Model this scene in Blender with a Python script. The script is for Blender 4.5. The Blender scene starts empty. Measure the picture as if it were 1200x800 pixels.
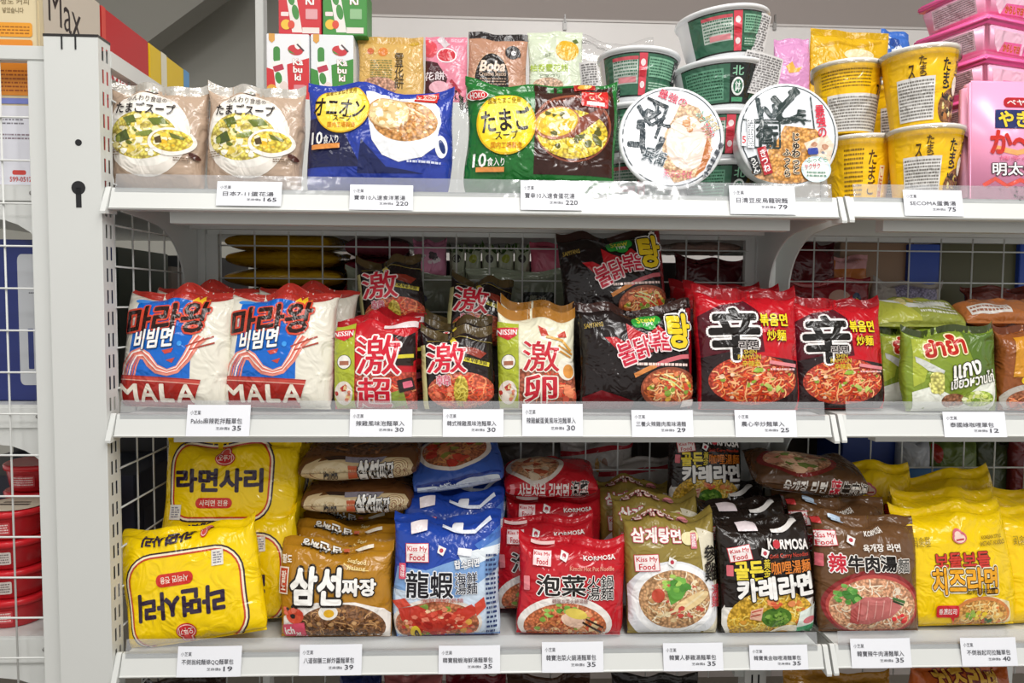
import bpy, bmesh, math, random
import numpy as np
from mathutils import Vector, Matrix
from mathutils.geometry import tessellate_polygon

# ------------------------------------------------------------------ camera, world, lights, exposure
SC = bpy.context.scene
COL = SC.collection
F_PX = 841.2
CAM = np.array([0.4535, -0.8937, 1.3226])
YAW, PITCH, ROLL = 0.0399, 0.0557, 0.0082
_f = np.array([math.sin(YAW)*math.cos(PITCH), math.cos(YAW)*math.cos(PITCH), -math.sin(PITCH)])
_r0 = np.array([math.cos(YAW), -math.sin(YAW), 0.0])
_u0 = np.cross(_r0, _f)
CR = _r0*math.cos(ROLL) + _u0*math.sin(ROLL)
CU = _u0*math.cos(ROLL) - _r0*math.sin(ROLL)
CF = _f
cd = bpy.data.cameras.new('camera'); cam = bpy.data.objects.new('camera', cd); COL.objects.link(cam)
cd.sensor_width = 36.0; cd.lens = F_PX/1200*36.0; cd.clip_start = 0.02
cam.matrix_world = Matrix(((CR[0], CU[0], -CF[0], CAM[0]), (CR[1], CU[1], -CF[1], CAM[1]), (CR[2], CU[2], -CF[2], CAM[2]), (0, 0, 0, 1)))
SC.camera = cam

wd = bpy.data.worlds.new('shop_light'); SC.world = wd; wd.use_nodes = True
wd.node_tree.nodes['Background'].inputs[0].default_value = (1.0, 0.985, 0.96, 1)
wd.node_tree.nodes['Background'].inputs[1].default_value = 0.8
def area(name, loc, sx, sy, power, target):
    l = bpy.data.lights.new(name, 'AREA'); l.shape = 'RECTANGLE'; l.size = sx; l.size_y = sy; l.energy = power
    l.color = (1.0, 0.98, 0.955)
    o = bpy.data.objects.new(name, l); COL.objects.link(o); o.location = loc
    o.rotation_euler = (Vector(target)-Vector(loc)).to_track_quat('-Z', 'Y').to_euler()
    return o
LAMPX = 1.0
# ceiling light panels of the shop, above the aisle in front of the shelves
area('ceiling_lamp', (0.75, -0.75, 2.75), 0.30, 1.2, 22, (0.75, -0.55, 0))
area('ceiling_lamp', (-0.35, -1.25, 2.75), 0.30, 1.2, 15, (-0.35, -1.0, 0))
area('ceiling_lamp', (1.75, -1.25, 2.75), 0.30, 1.2, 16, (1.75, -1.0, 0))
area('ceiling_lamp', (LAMPX, -2.15, 2.75), 0.5, 0.3, 26, (LAMPX, -1.2, 0.6))
SC.view_settings.view_transform = 'Standard'; SC.view_settings.look = 'None'
SC.view_settings.gamma = 1.0; SC.view_settings.use_curve_mapping = False
SC.view_settings.exposure = -0.1

# ------------------------------------------------------------------ measuring helpers
def at(px, py, Y):
    d = CR*(px-600)/F_PX + CU*(400-py)/F_PX + CF
    t = (Y-CAM[1])/d[1]
    return CAM[0]+t*d[0], CAM[2]+t*d[2]
def pix(X, Y, Z):
    v = np.array([X, Y, Z])-CAM; q = v@CF
    return 600+F_PX*(v@CR)/q, 400-F_PX*(v@CU)/q
W, G = 0.9, 0.018
Z1, Z2, Z3, Z4 = 1.43, 1.1516, 0.8469, 0.57
LIP = 0.027
DECK = [z+LIP-0.002 for z in (Z1, Z2, Z3, Z4)]
D = 0.25

# ------------------------------------------------------------------ materials
_m = {}
def lin(h):
    h = h.lstrip('#'); c = [int(h[i:i+2], 16)/255 for i in (0, 2, 4)]
    return tuple((v/12.92 if v <= .04045 else ((v+.055)/1.055)**2.4) for v in c)+(1,)
def _new(key):
    m = bpy.data.materials.new(key); m.use_nodes = True
    return m, m.node_tree.nodes, m.node_tree.links, m.node_tree.nodes['Principled BSDF']
def M(hexc, kind='film'):
    """procedural materials; kind: film (crinkled glossy wrapper), mottle (printed food), paint, card, paper, plastic, foil"""
    key = hexc+kind
    if key in _m: return _m[key]
    m, N, L, b = _new(kind+'_'+hexc.strip('#'))
    c = lin(hexc)
    b.inputs['Base Color'].default_value = c
    b.inputs['Specular IOR Level'].default_value = 0.5
    tc = N.new('ShaderNodeTexCoord')
    def noise(scale, detail=3, rough=.5):
        n = N.new('ShaderNodeTexNoise'); n.inputs['Scale'].default_value = scale
        n.inputs['Detail'].default_value = detail; n.inputs['Roughness'].default_value = rough
        L.new(tc.outputs['Object'], n.inputs['Vector']); return n
    def bump(h, s, d):
        bp = N.new('ShaderNodeBump'); bp.inputs['Strength'].default_value = s; bp.inputs['Distance'].default_value = d
        L.new(h, bp.inputs['Height']); L.new(bp.outputs[0], b.inputs['Normal'])
    def vary(lo, hi, scale):
        n = noise(scale, 2); mx = N.new('ShaderNodeMix'); mx.data_type = 'RGBA'
        mx.inputs[6].default_value = tuple(x*lo for x in c[:3])+(1,); mx.inputs[7].default_value = tuple(min(1, x*hi) for x in c[:3])+(1,)
        L.new(n.outputs[0], mx.inputs[0]); L.new(mx.outputs[2], b.inputs['Base Color'])
    if kind == 'film':
        b.inputs['Roughness'].default_value = 0.2; b.inputs['Specular IOR Level'].default_value = 0.42
        nb_ = noise(34, 2.2); nb_.inputs['Distortion'].default_value = 1.1
        vary(.9, 1.08, 25); bump(nb_.outputs[0], .75, .008)
    elif kind == 'foil':
        b.inputs['Roughness'].default_value = 0.22; b.inputs['Metallic'].default_value = 0.45
        bump(noise(60, 3).outputs[0], .6, .006)
    elif kind == 'mottle':
        b.inputs['Roughness'].default_value = 0.3
        w = N.new('ShaderNodeTexVoronoi'); w.inputs['Scale'].default_value = 260
        L.new(tc.outputs['Object'], w.inputs['Vector'])
        r = N.new('ShaderNodeValToRGB'); r.color_ramp.elements[0].color = tuple(min(1, x*1.45+.03) for x in c[:3])+(1,)
        r.color_ramp.elements[1].color = tuple(x*.5 for x in c[:3])+(1,); r.color_ramp.elements[0].position = .1; r.color_ramp.elements[1].position = .75
        L.new(w.outputs['Distance'], r.inputs[0]); L.new(r.outputs[0], b.inputs['Base Color'])
        nb_ = noise(34, 2.2); nb_.inputs['Distortion'].default_value = 1.1; b.inputs['Specular IOR Level'].default_value = 0.42
        bump(nb_.outputs[0], .75, .008)
    elif kind == 'gloss':
        b.inputs['Roughness'].default_value = 0.12; bump(noise(30, 2).outputs[0], .5, .004)
    elif kind == 'paint':
        b.inputs['Roughness'].default_value = 0.38; vary(.97, 1.02, 6)
    elif kind == 'card':
        b.inputs['Roughness'].default_value = 0.4; vary(.95, 1.03, 12)
    elif kind == 'paper':
        b.inputs['Roughness'].default_value = 0.55; vary(.98, 1.01, 30)
    elif kind == 'plastic':
        b.inputs['Roughness'].default_value = 0.25; vary(.96, 1.03, 10)
    elif kind == 'wall':
        b.inputs['Roughness'].default_value = 0.8; vary(.95, 1.05, 2)
    _m[key] = m; return m
def clear_mat(name, tint, milk, rough):
    if name in _m: return _m[name]
    m, N, L, b = _new(name)
    N.remove(b); out = N['Material Output']
    tr = N.new('ShaderNodeBsdfTransparent'); tr.inputs[0].default_value = tint
    df = N.new('ShaderNodeBsdfDiffuse'); df.inputs[0].default_value = (.85, .87, .9, 1)
    gl = N.new('ShaderNodeBsdfGlossy'); gl.inputs['Roughness'].default_value = rough
    m1 = N.new('ShaderNodeMixShader'); m1.inputs[0].default_value = milk
    fr = N.new('ShaderNodeFresnel'); fr.inputs[0].default_value = 1.45
    tc = N.new('ShaderNodeTexCoord'); nz = N.new('ShaderNodeTexNoise'); nz.inputs['Scale'].default_value = 40
    bp = N.new('ShaderNodeBump'); bp.inputs['Strength'].default_value = .35; bp.inputs['Distance'].default_value = .004
    L.new(tc.outputs['Object'], nz.inputs['Vector']); L.new(nz.outputs[0], bp.inputs['Height'])
    L.new(bp.outputs[0], gl.inputs['Normal']); L.new(bp.outputs[0], fr.inputs['Normal'])
    m2 = N.new('ShaderNodeMixShader')
    L.new(tr.outputs[0], m1.inputs[1]); L.new(df.outputs[0], m1.inputs[2])
    L.new(fr.outputs[0], m2.inputs[0]); L.new(m1.outputs[0], m2.inputs[1]); L.new(gl.outputs[0], m2.inputs[2])
    L.new(m2.outputs[0], out.inputs[0]); _m[name] = m; return m
CLEAR = clear_mat('clear_strip', (.96, .965, .97, 1), .16, .12)
WRAP = clear_mat('clear_wrap', (.985, .985, .985, 1), .015, .08)
WHITE = M('#d3d5d2', 'paint')

# ------------------------------------------------------------------ object helpers
def thing(name, label, cat, loc=(0, 0, 0), group=None):
    o = bpy.data.objects.new(name, None); COL.objects.link(o); o.location = loc; o.empty_display_size = .02
    o['label'] = label; o['category'] = cat
    if group: o['group'] = group
    return o
def tag(o, label, cat, group=None):
    o['label'] = label; o['category'] = cat
    if group: o['group'] = group
    return o
def struct(o, label=None):
    o['kind'] = 'structure'
    if label: o['label'] = label
    return o
def link(name, me, parent=None, loc=None):
    o = bpy.data.objects.new(name, me); COL.objects.link(o)
    if parent is not None: o.parent = parent
    if loc is not None: o.location = loc
    return o
def mesh(name, V, Fc, mats, mi=None, smooth=False):
    me = bpy.data.meshes.new(name)
    if isinstance(Fc, np.ndarray):
        n = len(Fc); me.vertices.add(len(V)); me.vertices.foreach_set('co', np.asarray(V, dtype=np.float32).ravel())
        me.loops.add(3*n); me.loops.foreach_set('vertex_index', Fc.astype(np.int32).ravel())
        me.polygons.add(n); me.polygons.foreach_set('loop_start', np.arange(0, 3*n, 3, dtype=np.int32))
        me.update(calc_edges=True)
    else: me.from_pydata([tuple(map(float, v)) for v in V], [], [tuple(map(int, f)) for f in Fc])
    for m in mats: me.materials.append(m)
    if mi is not None: me.polygons.foreach_set('material_index', np.array(mi, dtype=np.int32))
    if smooth: me.polygons.foreach_set('use_smooth', np.ones(len(Fc), dtype=bool))
    me.update(); return me
def box_me(name, x0, x1, y0, y1, z0, z1, mat, bev=0.0):
    bm = bmesh.new(); bmesh.ops.create_cube(bm, size=1)
    for v in bm.verts:
        v.co = ((x0+x1)/2+v.co.x*(x1-x0), (y0+y1)/2+v.co.y*(y1-y0), (z0+z1)/2+v.co.z*(z1-z0))
    if bev: bmesh.ops.bevel(bm, geom=bm.edges[:], offset=bev, segments=2, affect='EDGES')
    me = bpy.data.meshes.new(name); bm.to_mesh(me); bm.free(); me.materials.append(mat); return me
def box(name, x0, x1, y0, y1, z0, z1, mat, parent=None, bev=0.0):
    return link(name, box_me(name, x0, x1, y0, y1, z0, z1, mat, bev), parent)
def prism(name, prof, x0, x1, mat, parent=None, axis='x'):
    """profile of (y,z) points extruded along x (or (x,z) along y)"""
    n = len(prof); V = []
    for t in (x0, x1):
        for p, q in prof: V.append((t, p, q) if axis == 'x' else (p, t, q))
    Fc = [(i, (i+1) % n, n+(i+1) % n, n+i) for i in range(n)]
    tri = tessellate_polygon([[Vector((p, q, 0)) for p, q in prof]])
    Fc += [tuple(t) for t in tri]+[tuple(n+i for i in t[::-1]) for t in tri]
    me = mesh(name, V, Fc, [mat]); bm = bmesh.new(); bm.from_mesh(me); bmesh.ops.recalc_face_normals(bm, faces=bm.faces); bm.to_mesh(me); bm.free()
    return link(name, me, parent)
def lathe_me(name, prof, mat, n=40, smooth=True):
    V = []; Fc = []
    for r, z in prof:
        for k in range(n):
            a = 2*math.pi*k/n; V.append((r*math.cos(a), r*math.sin(a), z))
    for i in range(len(prof)-1):
        for k in range(n):
            k2 = (k+1) % n; Fc.append((i*n+k, i*n+k2, (i+1)*n+k2, (i+1)*n+k))
    me = mesh(name, V, Fc, [mat], smooth=smooth)
    return me
def copy_tree(o, parent=None):
    c = o.copy(); COL.objects.link(c)
    if parent is not None: c.parent = parent
    for ch in list(o.children): copy_tree(ch, c)
    return c

# ------------------------------------------------------------------ print engine: vector art laid on a curved surface
_g = {}
def glyph(s, off):
    k = (s, round(off, 4))
    if k in _g: return _g[k]
    cu = bpy.data.curves.new('g', 'FONT'); cu.body = s; cu.resolution_u = 2; cu.fill_mode = 'FRONT'; cu.dimensions = '2D'
    cu.align_x = 'CENTER'; cu.space_line = .88
    o = bpy.data.objects.new('g', cu); me = o.to_mesh(); me.calc_loop_triangles()
    V = np.zeros(len(me.vertices)*3); me.vertices.foreach_get('co', V); V = V.reshape(-1, 3)[:, :2].copy()
    T = np.zeros(len(me.loop_triangles)*3, dtype=np.int64); me.loop_triangles.foreach_get('vertices', T); T = T.reshape(-1, 3)
    o.to_mesh_clear(); bpy.data.objects.remove(o); bpy.data.curves.remove(cu)
    _g[k] = (V, T); return _g[k]
def subdiv(V, T, L):
    V = np.asarray(V, float); T = np.asarray(T); P = V[T]
    big = (((P-P[:, [1, 2, 0]])[:, :, :2]**2).sum(2).max(1) > L*L)
    if not big.any(): return V, T
    keep = T[~big]; V = [tuple(v) for v in V]; T = [tuple(t) for t in T[big]]
    for it in range(7):
        mids = {}; out = []; any_ = False
        def mid(a, b):
            k = (a, b) if a < b else (b, a)
            if k in mids: return mids[k]
            pa, pb = V[a], V[b]
            if (pa[0]-pb[0])**2+(pa[1]-pb[1])**2 <= L*L: mids[k] = -1; return -1
            V.append(((pa[0]+pb[0])/2, (pa[1]+pb[1])/2, (pa[2]+pb[2])/2)); mids[k] = len(V)-1; return mids[k]
        for a, b, c in T:
            x, y, z = mid(a, b), mid(b, c), mid(c, a)
            n = (x >= 0)+(y >= 0)+(z >= 0)
            if n == 0: out.append((a, b, c)); continue
            any_ = True
            if n == 3: out += [(a, x, z), (x, b, y), (z, y, c), (x, y, z)]
            elif n == 1:
                if x >= 0: out += [(a, x, c), (x, b, c)]
                elif y >= 0: out += [(a, b, y), (a, y, c)]
                else: out += [(a, b, z), (z, b, c)]
            else:
                if x < 0: out += [(z, y, c), (a, b, y), (a, y, z)]
                elif y < 0: out += [(a, x, z), (x, b, c), (x, c, z)]
                else: out += [(x, b, y), (a, x, y), (a, y, c)]
        T = out
        if not any_: break
    return np.array(V), np.concatenate((np.array(T), keep))
def _poly(P):
    tri = tessellate_polygon([[Vector((x, y, 0)) for x, y in P]])
    return np.array(P, dtype=float), np.array(tri)
class Art:
    """flat printed artwork in photograph-pixel units (about a millimetre each)"""
    def __init__(s): s.it = []; s.cur = ('print', 0, None); s.base = s.cur; s.k = 0; s.n = 0
    def part(s, n): s.n += 1; s.base = s.cur = (n, s.n, None); return s
    def own(s, n):
        # lettering printed on a badge or panel becomes a piece of that part
        s.n += 1; has = any(i[0] == s.base for i in s.it)
        s.cur = (n, s.n, s.base) if has else (s.base[0], s.n, None)
    def add(s, V, T, mat, dk=1, kx=None):
        if isinstance(mat, str): mat = M(mat)
        V = np.array(V, dtype=float)
        V = np.concatenate((V, np.zeros((len(V), 1)) if kx is None else np.array(kx, float).reshape(-1, 1)), 1) if len(V) else V
        if len(T): s.it.append((s.cur, V, np.array(T), mat, s.k))
        s.k += dk
    def p(s, P, mat, dk=1): V, T = _poly(P); s.add(V, T, mat, dk); return s
    def r(s, x0, y0, x1, y1, mat, rad=0, rot=0, dk=1):
        if rad:
            P = []
            for cx, cy, a0 in ((x1-rad, y0+rad, -90), (x1-rad, y1-rad, 0), (x0+rad, y1-rad, 90), (x0+rad, y0+rad, 180)):
                for k in range(5):
                    a = math.radians(a0+22.5*k); P.append((cx+rad*math.cos(a), cy+rad*math.sin(a)))
        else: P = [(x0, y0), (x1, y0), (x1, y1), (x0, y1)]
        if rot:
            cx, cy = (x0+x1)/2, (y0+y1)/2; c, n = math.cos(math.radians(rot)), math.sin(math.radians(rot))
            P = [(cx+(x-cx)*c-(y-cy)*n, cy+(x-cx)*n+(y-cy)*c) for x, y in P]
        return s.p(P, mat, dk)
    def e(s, cx, cy, rx, ry, mat, rot=0, n=36, dk=1):
        c, q = math.cos(math.radians(rot)), math.sin(math.radians(rot))
        P = [(cx, cy)]
        for k in range(n):
            a = 2*math.pi*k/n; x, y = rx*math.cos(a), ry*math.sin(a); P.append((cx+x*c-y*q, cy+x*q+y*c))
        s.add(P, [(0, 1+k, 1+(k+1) % n) for k in range(n)], mat, dk); return s
    def l(s, pts, w, mat, closed=False, dk=1):
        pts = [np.array(p, dtype=float) for p in pts]; n = len(pts); V = []; T = []
        for i, p in enumerate(pts):
            a = pts[i-1] if (i or closed) else p; b = pts[(i+1) % n] if (i < n-1 or closed) else p
            d = b-a; d = d/(np.hypot(*d)+1e-9); nn = np.array((-d[1], d[0]))*w/2
            V += [p+nn, p-nn]
        for i in range(n if closed else n-1):
            j = (i+1) % n; T += [(2*i, 2*i+1, 2*j+1), (2*i, 2*j+1, 2*j)]
        s.add(V, T, mat, dk); return s
    def rr(s, x0, y0, x1, y1, rad, w, mat, rot=0, **k):
        P = []
        for cx, cy, a0 in ((x1-rad, y0+rad, -90), (x1-rad, y1-rad, 0), (x0+rad, y1-rad, 90), (x0+rad, y0+rad, 180)):
            for q in range(7):
                a = math.radians(a0+15*q); P.append((cx+rad*math.cos(a), cy+rad*math.sin(a)))
        return s.l(P, w, mat, True)
    def t(s, txt, x0, y0, x1, y1, c, st=None, sw=.05, b=.02, rot=0, sh=0, st2=None, sw2=.1):
        cjk = any('\u4e00' <= ch <= '\u9fff' for ch in txt)
        b *= .62; sw *= .8; sw2 *= .8
        if cjk and len(txt) > 1 and b < .037: b *= .6
        s.own('lettering'); V0, T0 = glyph(txt, 0); m_ = 12 if y1-y0 > 18 else 8
        if len(V0) == 0: s.cur = s.base; return s
        lo, hi = V0.min(0)-b, V0.max(0)+b; ce = (lo+hi)/2; sc = np.array(((x1-x0), (y1-y0)))/(hi-lo+1e-6)
        cx, cy = (x0+x1)/2, (y0+y1)/2; cr, sr = math.cos(math.radians(rot)), math.sin(math.radians(rot))
        for rad, col in ((b+sw2, st2), (b+sw, st), (b, c)):
            if not col: continue
            # thicken by stamping the outline round a small circle
            offs = [(0, 0)] if rad < .004 else [(rad*math.cos(k*2*math.pi/m_), rad*math.sin(k*2*math.pi/m_)) for k in range(m_)]
            if rad > .045: offs += [(rad*.5*math.cos(k*math.pi/2), rad*.5*math.sin(k*math.pi/2)) for k in range(4)]
            n = len(V0); V = np.concatenate([V0+np.array(o_) for o_ in offs]); T = np.concatenate([T0+n*k for k in range(len(offs))])
            q = (V-ce)*sc; x = q[:, 0]+q[:, 1]*sh; y = -q[:, 1]
            s.add(np.stack((cx+x*cr-y*sr, cy+x*sr+y*cr), 1), T, col, 2.2, np.repeat(np.arange(len(offs))*.11, n))
        s.cur = s.base; return s
    def micro(s, x0, y0, x1, y1, rows, mat, seed=1, h=.5):
        """rows of unreadable small print"""
        s.own('small_print'); rnd = random.Random(seed); V = []; T = []
        for i in range(rows):
            y = y0+(i+.5)*(y1-y0)/rows; x = x0; hh = (y1-y0)/rows*h/2
            while x < x1-1:
                w = rnd.uniform(1.2, 5); e = min(x1, x+w); k = len(V)
                V += [(x, y-hh), (e, y-hh), (e, y+hh), (x, y+hh)]; T += [(k, k+1, k+2), (k, k+2, k+3)]
                x = e+rnd.uniform(.5, 1.4)
        s.add(V, T, mat); s.cur = s.base; return s
    def blobs(s, cx, cy, rx, ry, cols, n, size, seed, el=1.0):
        rnd = random.Random(seed); by = {}
        for i in range(n):
            a = rnd.uniform(0, 2*math.pi); q = math.sqrt(rnd.random())*.93
            x, y = cx+rx*q*math.cos(a), cy+ry*q*math.sin(a); z = rnd.uniform(.55, 1.3)*size; ro = rnd.uniform(0, 3.14); m = rnd.randint(5, 7)
            P = []
            for k in range(m):
                t = 2*math.pi*k/m; rr = z*rnd.uniform(.65, 1.15); u, v = rr*math.cos(t)*el, rr*math.sin(t)
                uu, vv = u*math.cos(ro)-v*math.sin(ro), u*math.sin(ro)+v*math.cos(ro)
                P.append((x+uu, y+vv*min(1, .45+ry/rx*.5)))
            by.setdefault((cols[i % len(cols)], i*3//n), []).append(P)
        lay = sorted(by, key=lambda k: k[1]); last = None
        for key in lay:
            V = []; T = []; X = []
            for q_, P in enumerate(by[key]):
                k = len(V); V += P; T += [(k, k+j, k+j+1) for j in range(1, len(P)-1)]; X += [.07*q_]*len(P)
            s.add(V, T, key[0], .07*len(by[key])+.1, X)
        return s
    def noods(s, cx, cy, rx, ry, cols, n, w, seed):
        rnd = random.Random(seed); by = {}
        for i in range(n):
            a = rnd.uniform(0, 6.28); q = math.sqrt(rnd.random())*.85; x, y = cx+rx*q*math.cos(a), cy+ry*q*math.sin(a)
            h = rnd.uniform(0, 6.28); cv = rnd.uniform(-.5, .5); P = []
            for k in range(7):
                if ((x-cx)/rx)**2+((y-cy)/ry)**2 > .98: break
                P.append((x, y)); x += 2.6*math.cos(h); y += 2.0*math.sin(h); h += cv
            if len(P) > 2: by.setdefault(cols[i % len(cols)], []).append(P)
        for col, ps in by.items():
            V = []; T = []; X = []
            for q_, P in enumerate(ps):
                P = [np.array(p) for p in P]; k0 = len(V); X += [.04*q_]*(2*len(P))
                for i, p in enumerate(P):
                    d = P[min(i+1, len(P)-1)]-P[max(i-1, 0)]; d /= np.hypot(*d)+1e-9; nn = np.array((-d[1], d[0]))*w/2; V += [p+nn, p-nn]
                for i in range(len(P)-1):
                    k = k0+2*i; T += [(k, k+1, k+3), (k, k+3, k+2)]
            s.add(V, T, col, .04*len(ps)+.1, X)
        return s
    def food(s, cx, cy, rx, ry, base, noo, tops, seed=1, nn=70, nb=40, size=3.0, w=1.3, rot=0):
        s.e(cx, cy, rx, ry, M(base, 'mottle'), rot)
        if noo: s.noods(cx, cy, rx, ry, noo, nn, w, seed)
        if tops: s.blobs(cx, cy, rx*.95, ry*.92, tops, nb, size, seed+7)
        return s
    def build(s, parent, ev, tf, L=3.4, base=.00035, step=.00007):
        """ev(a,b)->(P,N) surface; tf(x,y)->(a,b)"""
        groups = {}
        for part, V, T, mat, k in s.it: groups.setdefault(part, []).append((V, T, mat, k))
        res = []
        done = {}
        for key, its in groups.items():
            part = key[0]; AV = []; AF = []; mats = []; mi = []; n0 = 0
            for V, T, mat, k in its:
                V, T = subdiv(V, T, L)
                a, b = tf(V[:, 0], V[:, 1]); P, Nn = ev(a, b)
                AV.append(P+Nn*(base+step*(k+V[:, 2:3]))); AF.append(T+n0); n0 += len(V)
                if mat not in mats: mats.append(mat)
                mi += [mats.index(mat)]*len(T)
            me = mesh(part, np.concatenate(AV), np.concatenate(AF), mats, mi, True)
            done[key] = link(part, me, done.get(key[2], parent)); res.append(done[key])
        return res

def with_normals(S):
    def ev(a, b):
        a = np.asarray(a, float); b = np.asarray(b, float); e = 2e-3
        P = S(a, b); U = S(a+e, b)-S(a-e, b); V = S(a, b+e)-S(a, b-e)
        N = np.cross(U, V); N /= np.linalg.norm(N, axis=1)[:, None]+1e-12
        return P, N
    return ev

# ------------------------------------------------------------------ pillow bag
class Bag:
    def __init__(s, w, h, d, ft=.012, fb=.003, pin=.05, pu=2.6, pv=2.6, wr=.0022, seed=1, bend=None, fin=.007, ear=.006):
        s.w, s.h, s.d, s.ft, s.fb, s.pin, s.pu, s.pv, s.wr, s.bend, s.fin, s.ear = w, h, d, ft/h, fb/h, pin, pu, pv, wr, bend, fin, ear
        rnd = random.Random(seed); s.ph = [rnd.uniform(0, 6.28) for _ in range(10)]; s.kk = [rnd.uniform(5, 9), rnd.uniform(11, 16), rnd.uniform(2, 4), rnd.uniform(3, 6)]
    def S(s, a, b, side=1):
        a = np.clip(a, -1, 1); b = np.clip(b, 0, 1); aa = a; bb = b
        t = np.clip((bb-s.fb)/(1-s.ft-s.fb), 0, 1)
        bt = np.clip(1-np.abs(2*t-1)**s.pv, 0, 1)**(1/s.pv); cu = np.clip(1-np.abs(aa)**s.pu, 0, 1)**(1/s.pu)
        k, p = s.kk, s.ph
        near = np.exp(-t/.13)+np.exp(-(1-t)/.16)
        wr = s.wr*cu*bt**.5*(near*(.65*np.sin(aa*k[0]+p[0])+.35*np.sin(aa*k[1]+p[1]+3*t)) + .55*np.sin(aa*k[2]+t*k[3]+p[2])+.35*np.sin(aa*k[3]*1.7-t*7+p[3]))
        y = -(s.d/2*bt*cu+wr*(1 if side > 0 else .4))*side
        hw = s.w/2*(1-s.pin*bt**.8)*(1+.008*np.sin(t*9+p[4]))*(1-.045*np.exp(-t/.05))
        x = a*hw+s.w*.012*np.sin(t*k[3]+p[8])*np.abs(aa)**3
        z = b*s.h+.004*np.sin(p[9])*aa*np.clip((t-.5)*2, 0, 1)
        finz = np.clip((t-.86)/.14, 0, 1)
        y = y+s.fin*finz*np.sin(aa*4+p[5])+s.fin*.6*finz*np.sin(aa*9+p[6])
        z = z+finz*(s.fin*.5*np.sin(aa*5+p[7])+s.ear*(np.abs(aa)**5-.4))
        if s.bend:
            fr, ln, ang = s.bend; zb = fr*s.h; r = ln/math.radians(ang); q = z-zb
            th = np.clip(q/r, 0, math.radians(ang)); rest = np.maximum(q-ln, 0)
            yc = r*(1-np.cos(th))+rest*np.sin(th); zc = zb+r*np.sin(th)+rest*np.cos(th)
            y2 = np.where(q > 0, yc+y*np.cos(th), y); z = np.where(q > 0, zc-y*np.sin(th), z); y = y2
        return np.stack((x, y, z), -1)
    def edge(s, a, q, bm=.16):
        """coordinates round the bottom rim: q=-1 back face .. +1 front face"""
        f = s.S(a, np.abs(q)*bm, 1); g = s.S(a, np.abs(q)*bm, -1)
        return np.where((q >= 0)[:, None], f, g)
    def mesh(s, name, mat, na=26, nb=30):
        A = np.sin(np.linspace(-math.pi/2, math.pi/2, na)); u = np.linspace(0, 1, nb-4); B = s.fb+(1-s.ft-s.fb)*(.5-.5*np.cos(u*math.pi))
        B = np.concatenate(([0, s.fb*.5], B, [1-s.ft*.5, 1])); nb = len(B)
        AA, BB = np.meshgrid(A, B); f = s.S(AA.ravel(), BB.ravel(), 1); g = s.S(AA.ravel(), BB.ravel(), -1)
        g[:, 1] += .0004; V = np.concatenate((f, g)); n = na*nb; Fc = []
        for j in range(nb-1):
            for i in range(na-1):
                q = j*na+i; Fc.append((q, q+1, q+na+1, q+na)); Fc.append((n+q, n+q+na, n+q+na+1, n+q+1))
        for j in range(nb-1):
            q = j*na; Fc.append((q, q+na, n+q+na, n+q)); q += na-1; Fc.append((q, n+q, n+q+na, q+na))
        for i in range(na-1):
            Fc.append((i, n+i, n+i+1, i+1)); q = (nb-1)*na+i; Fc.append((q, q+1, n+q+1, n+q))
        return mesh(name, V, Fc, [mat], smooth=True)

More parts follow.
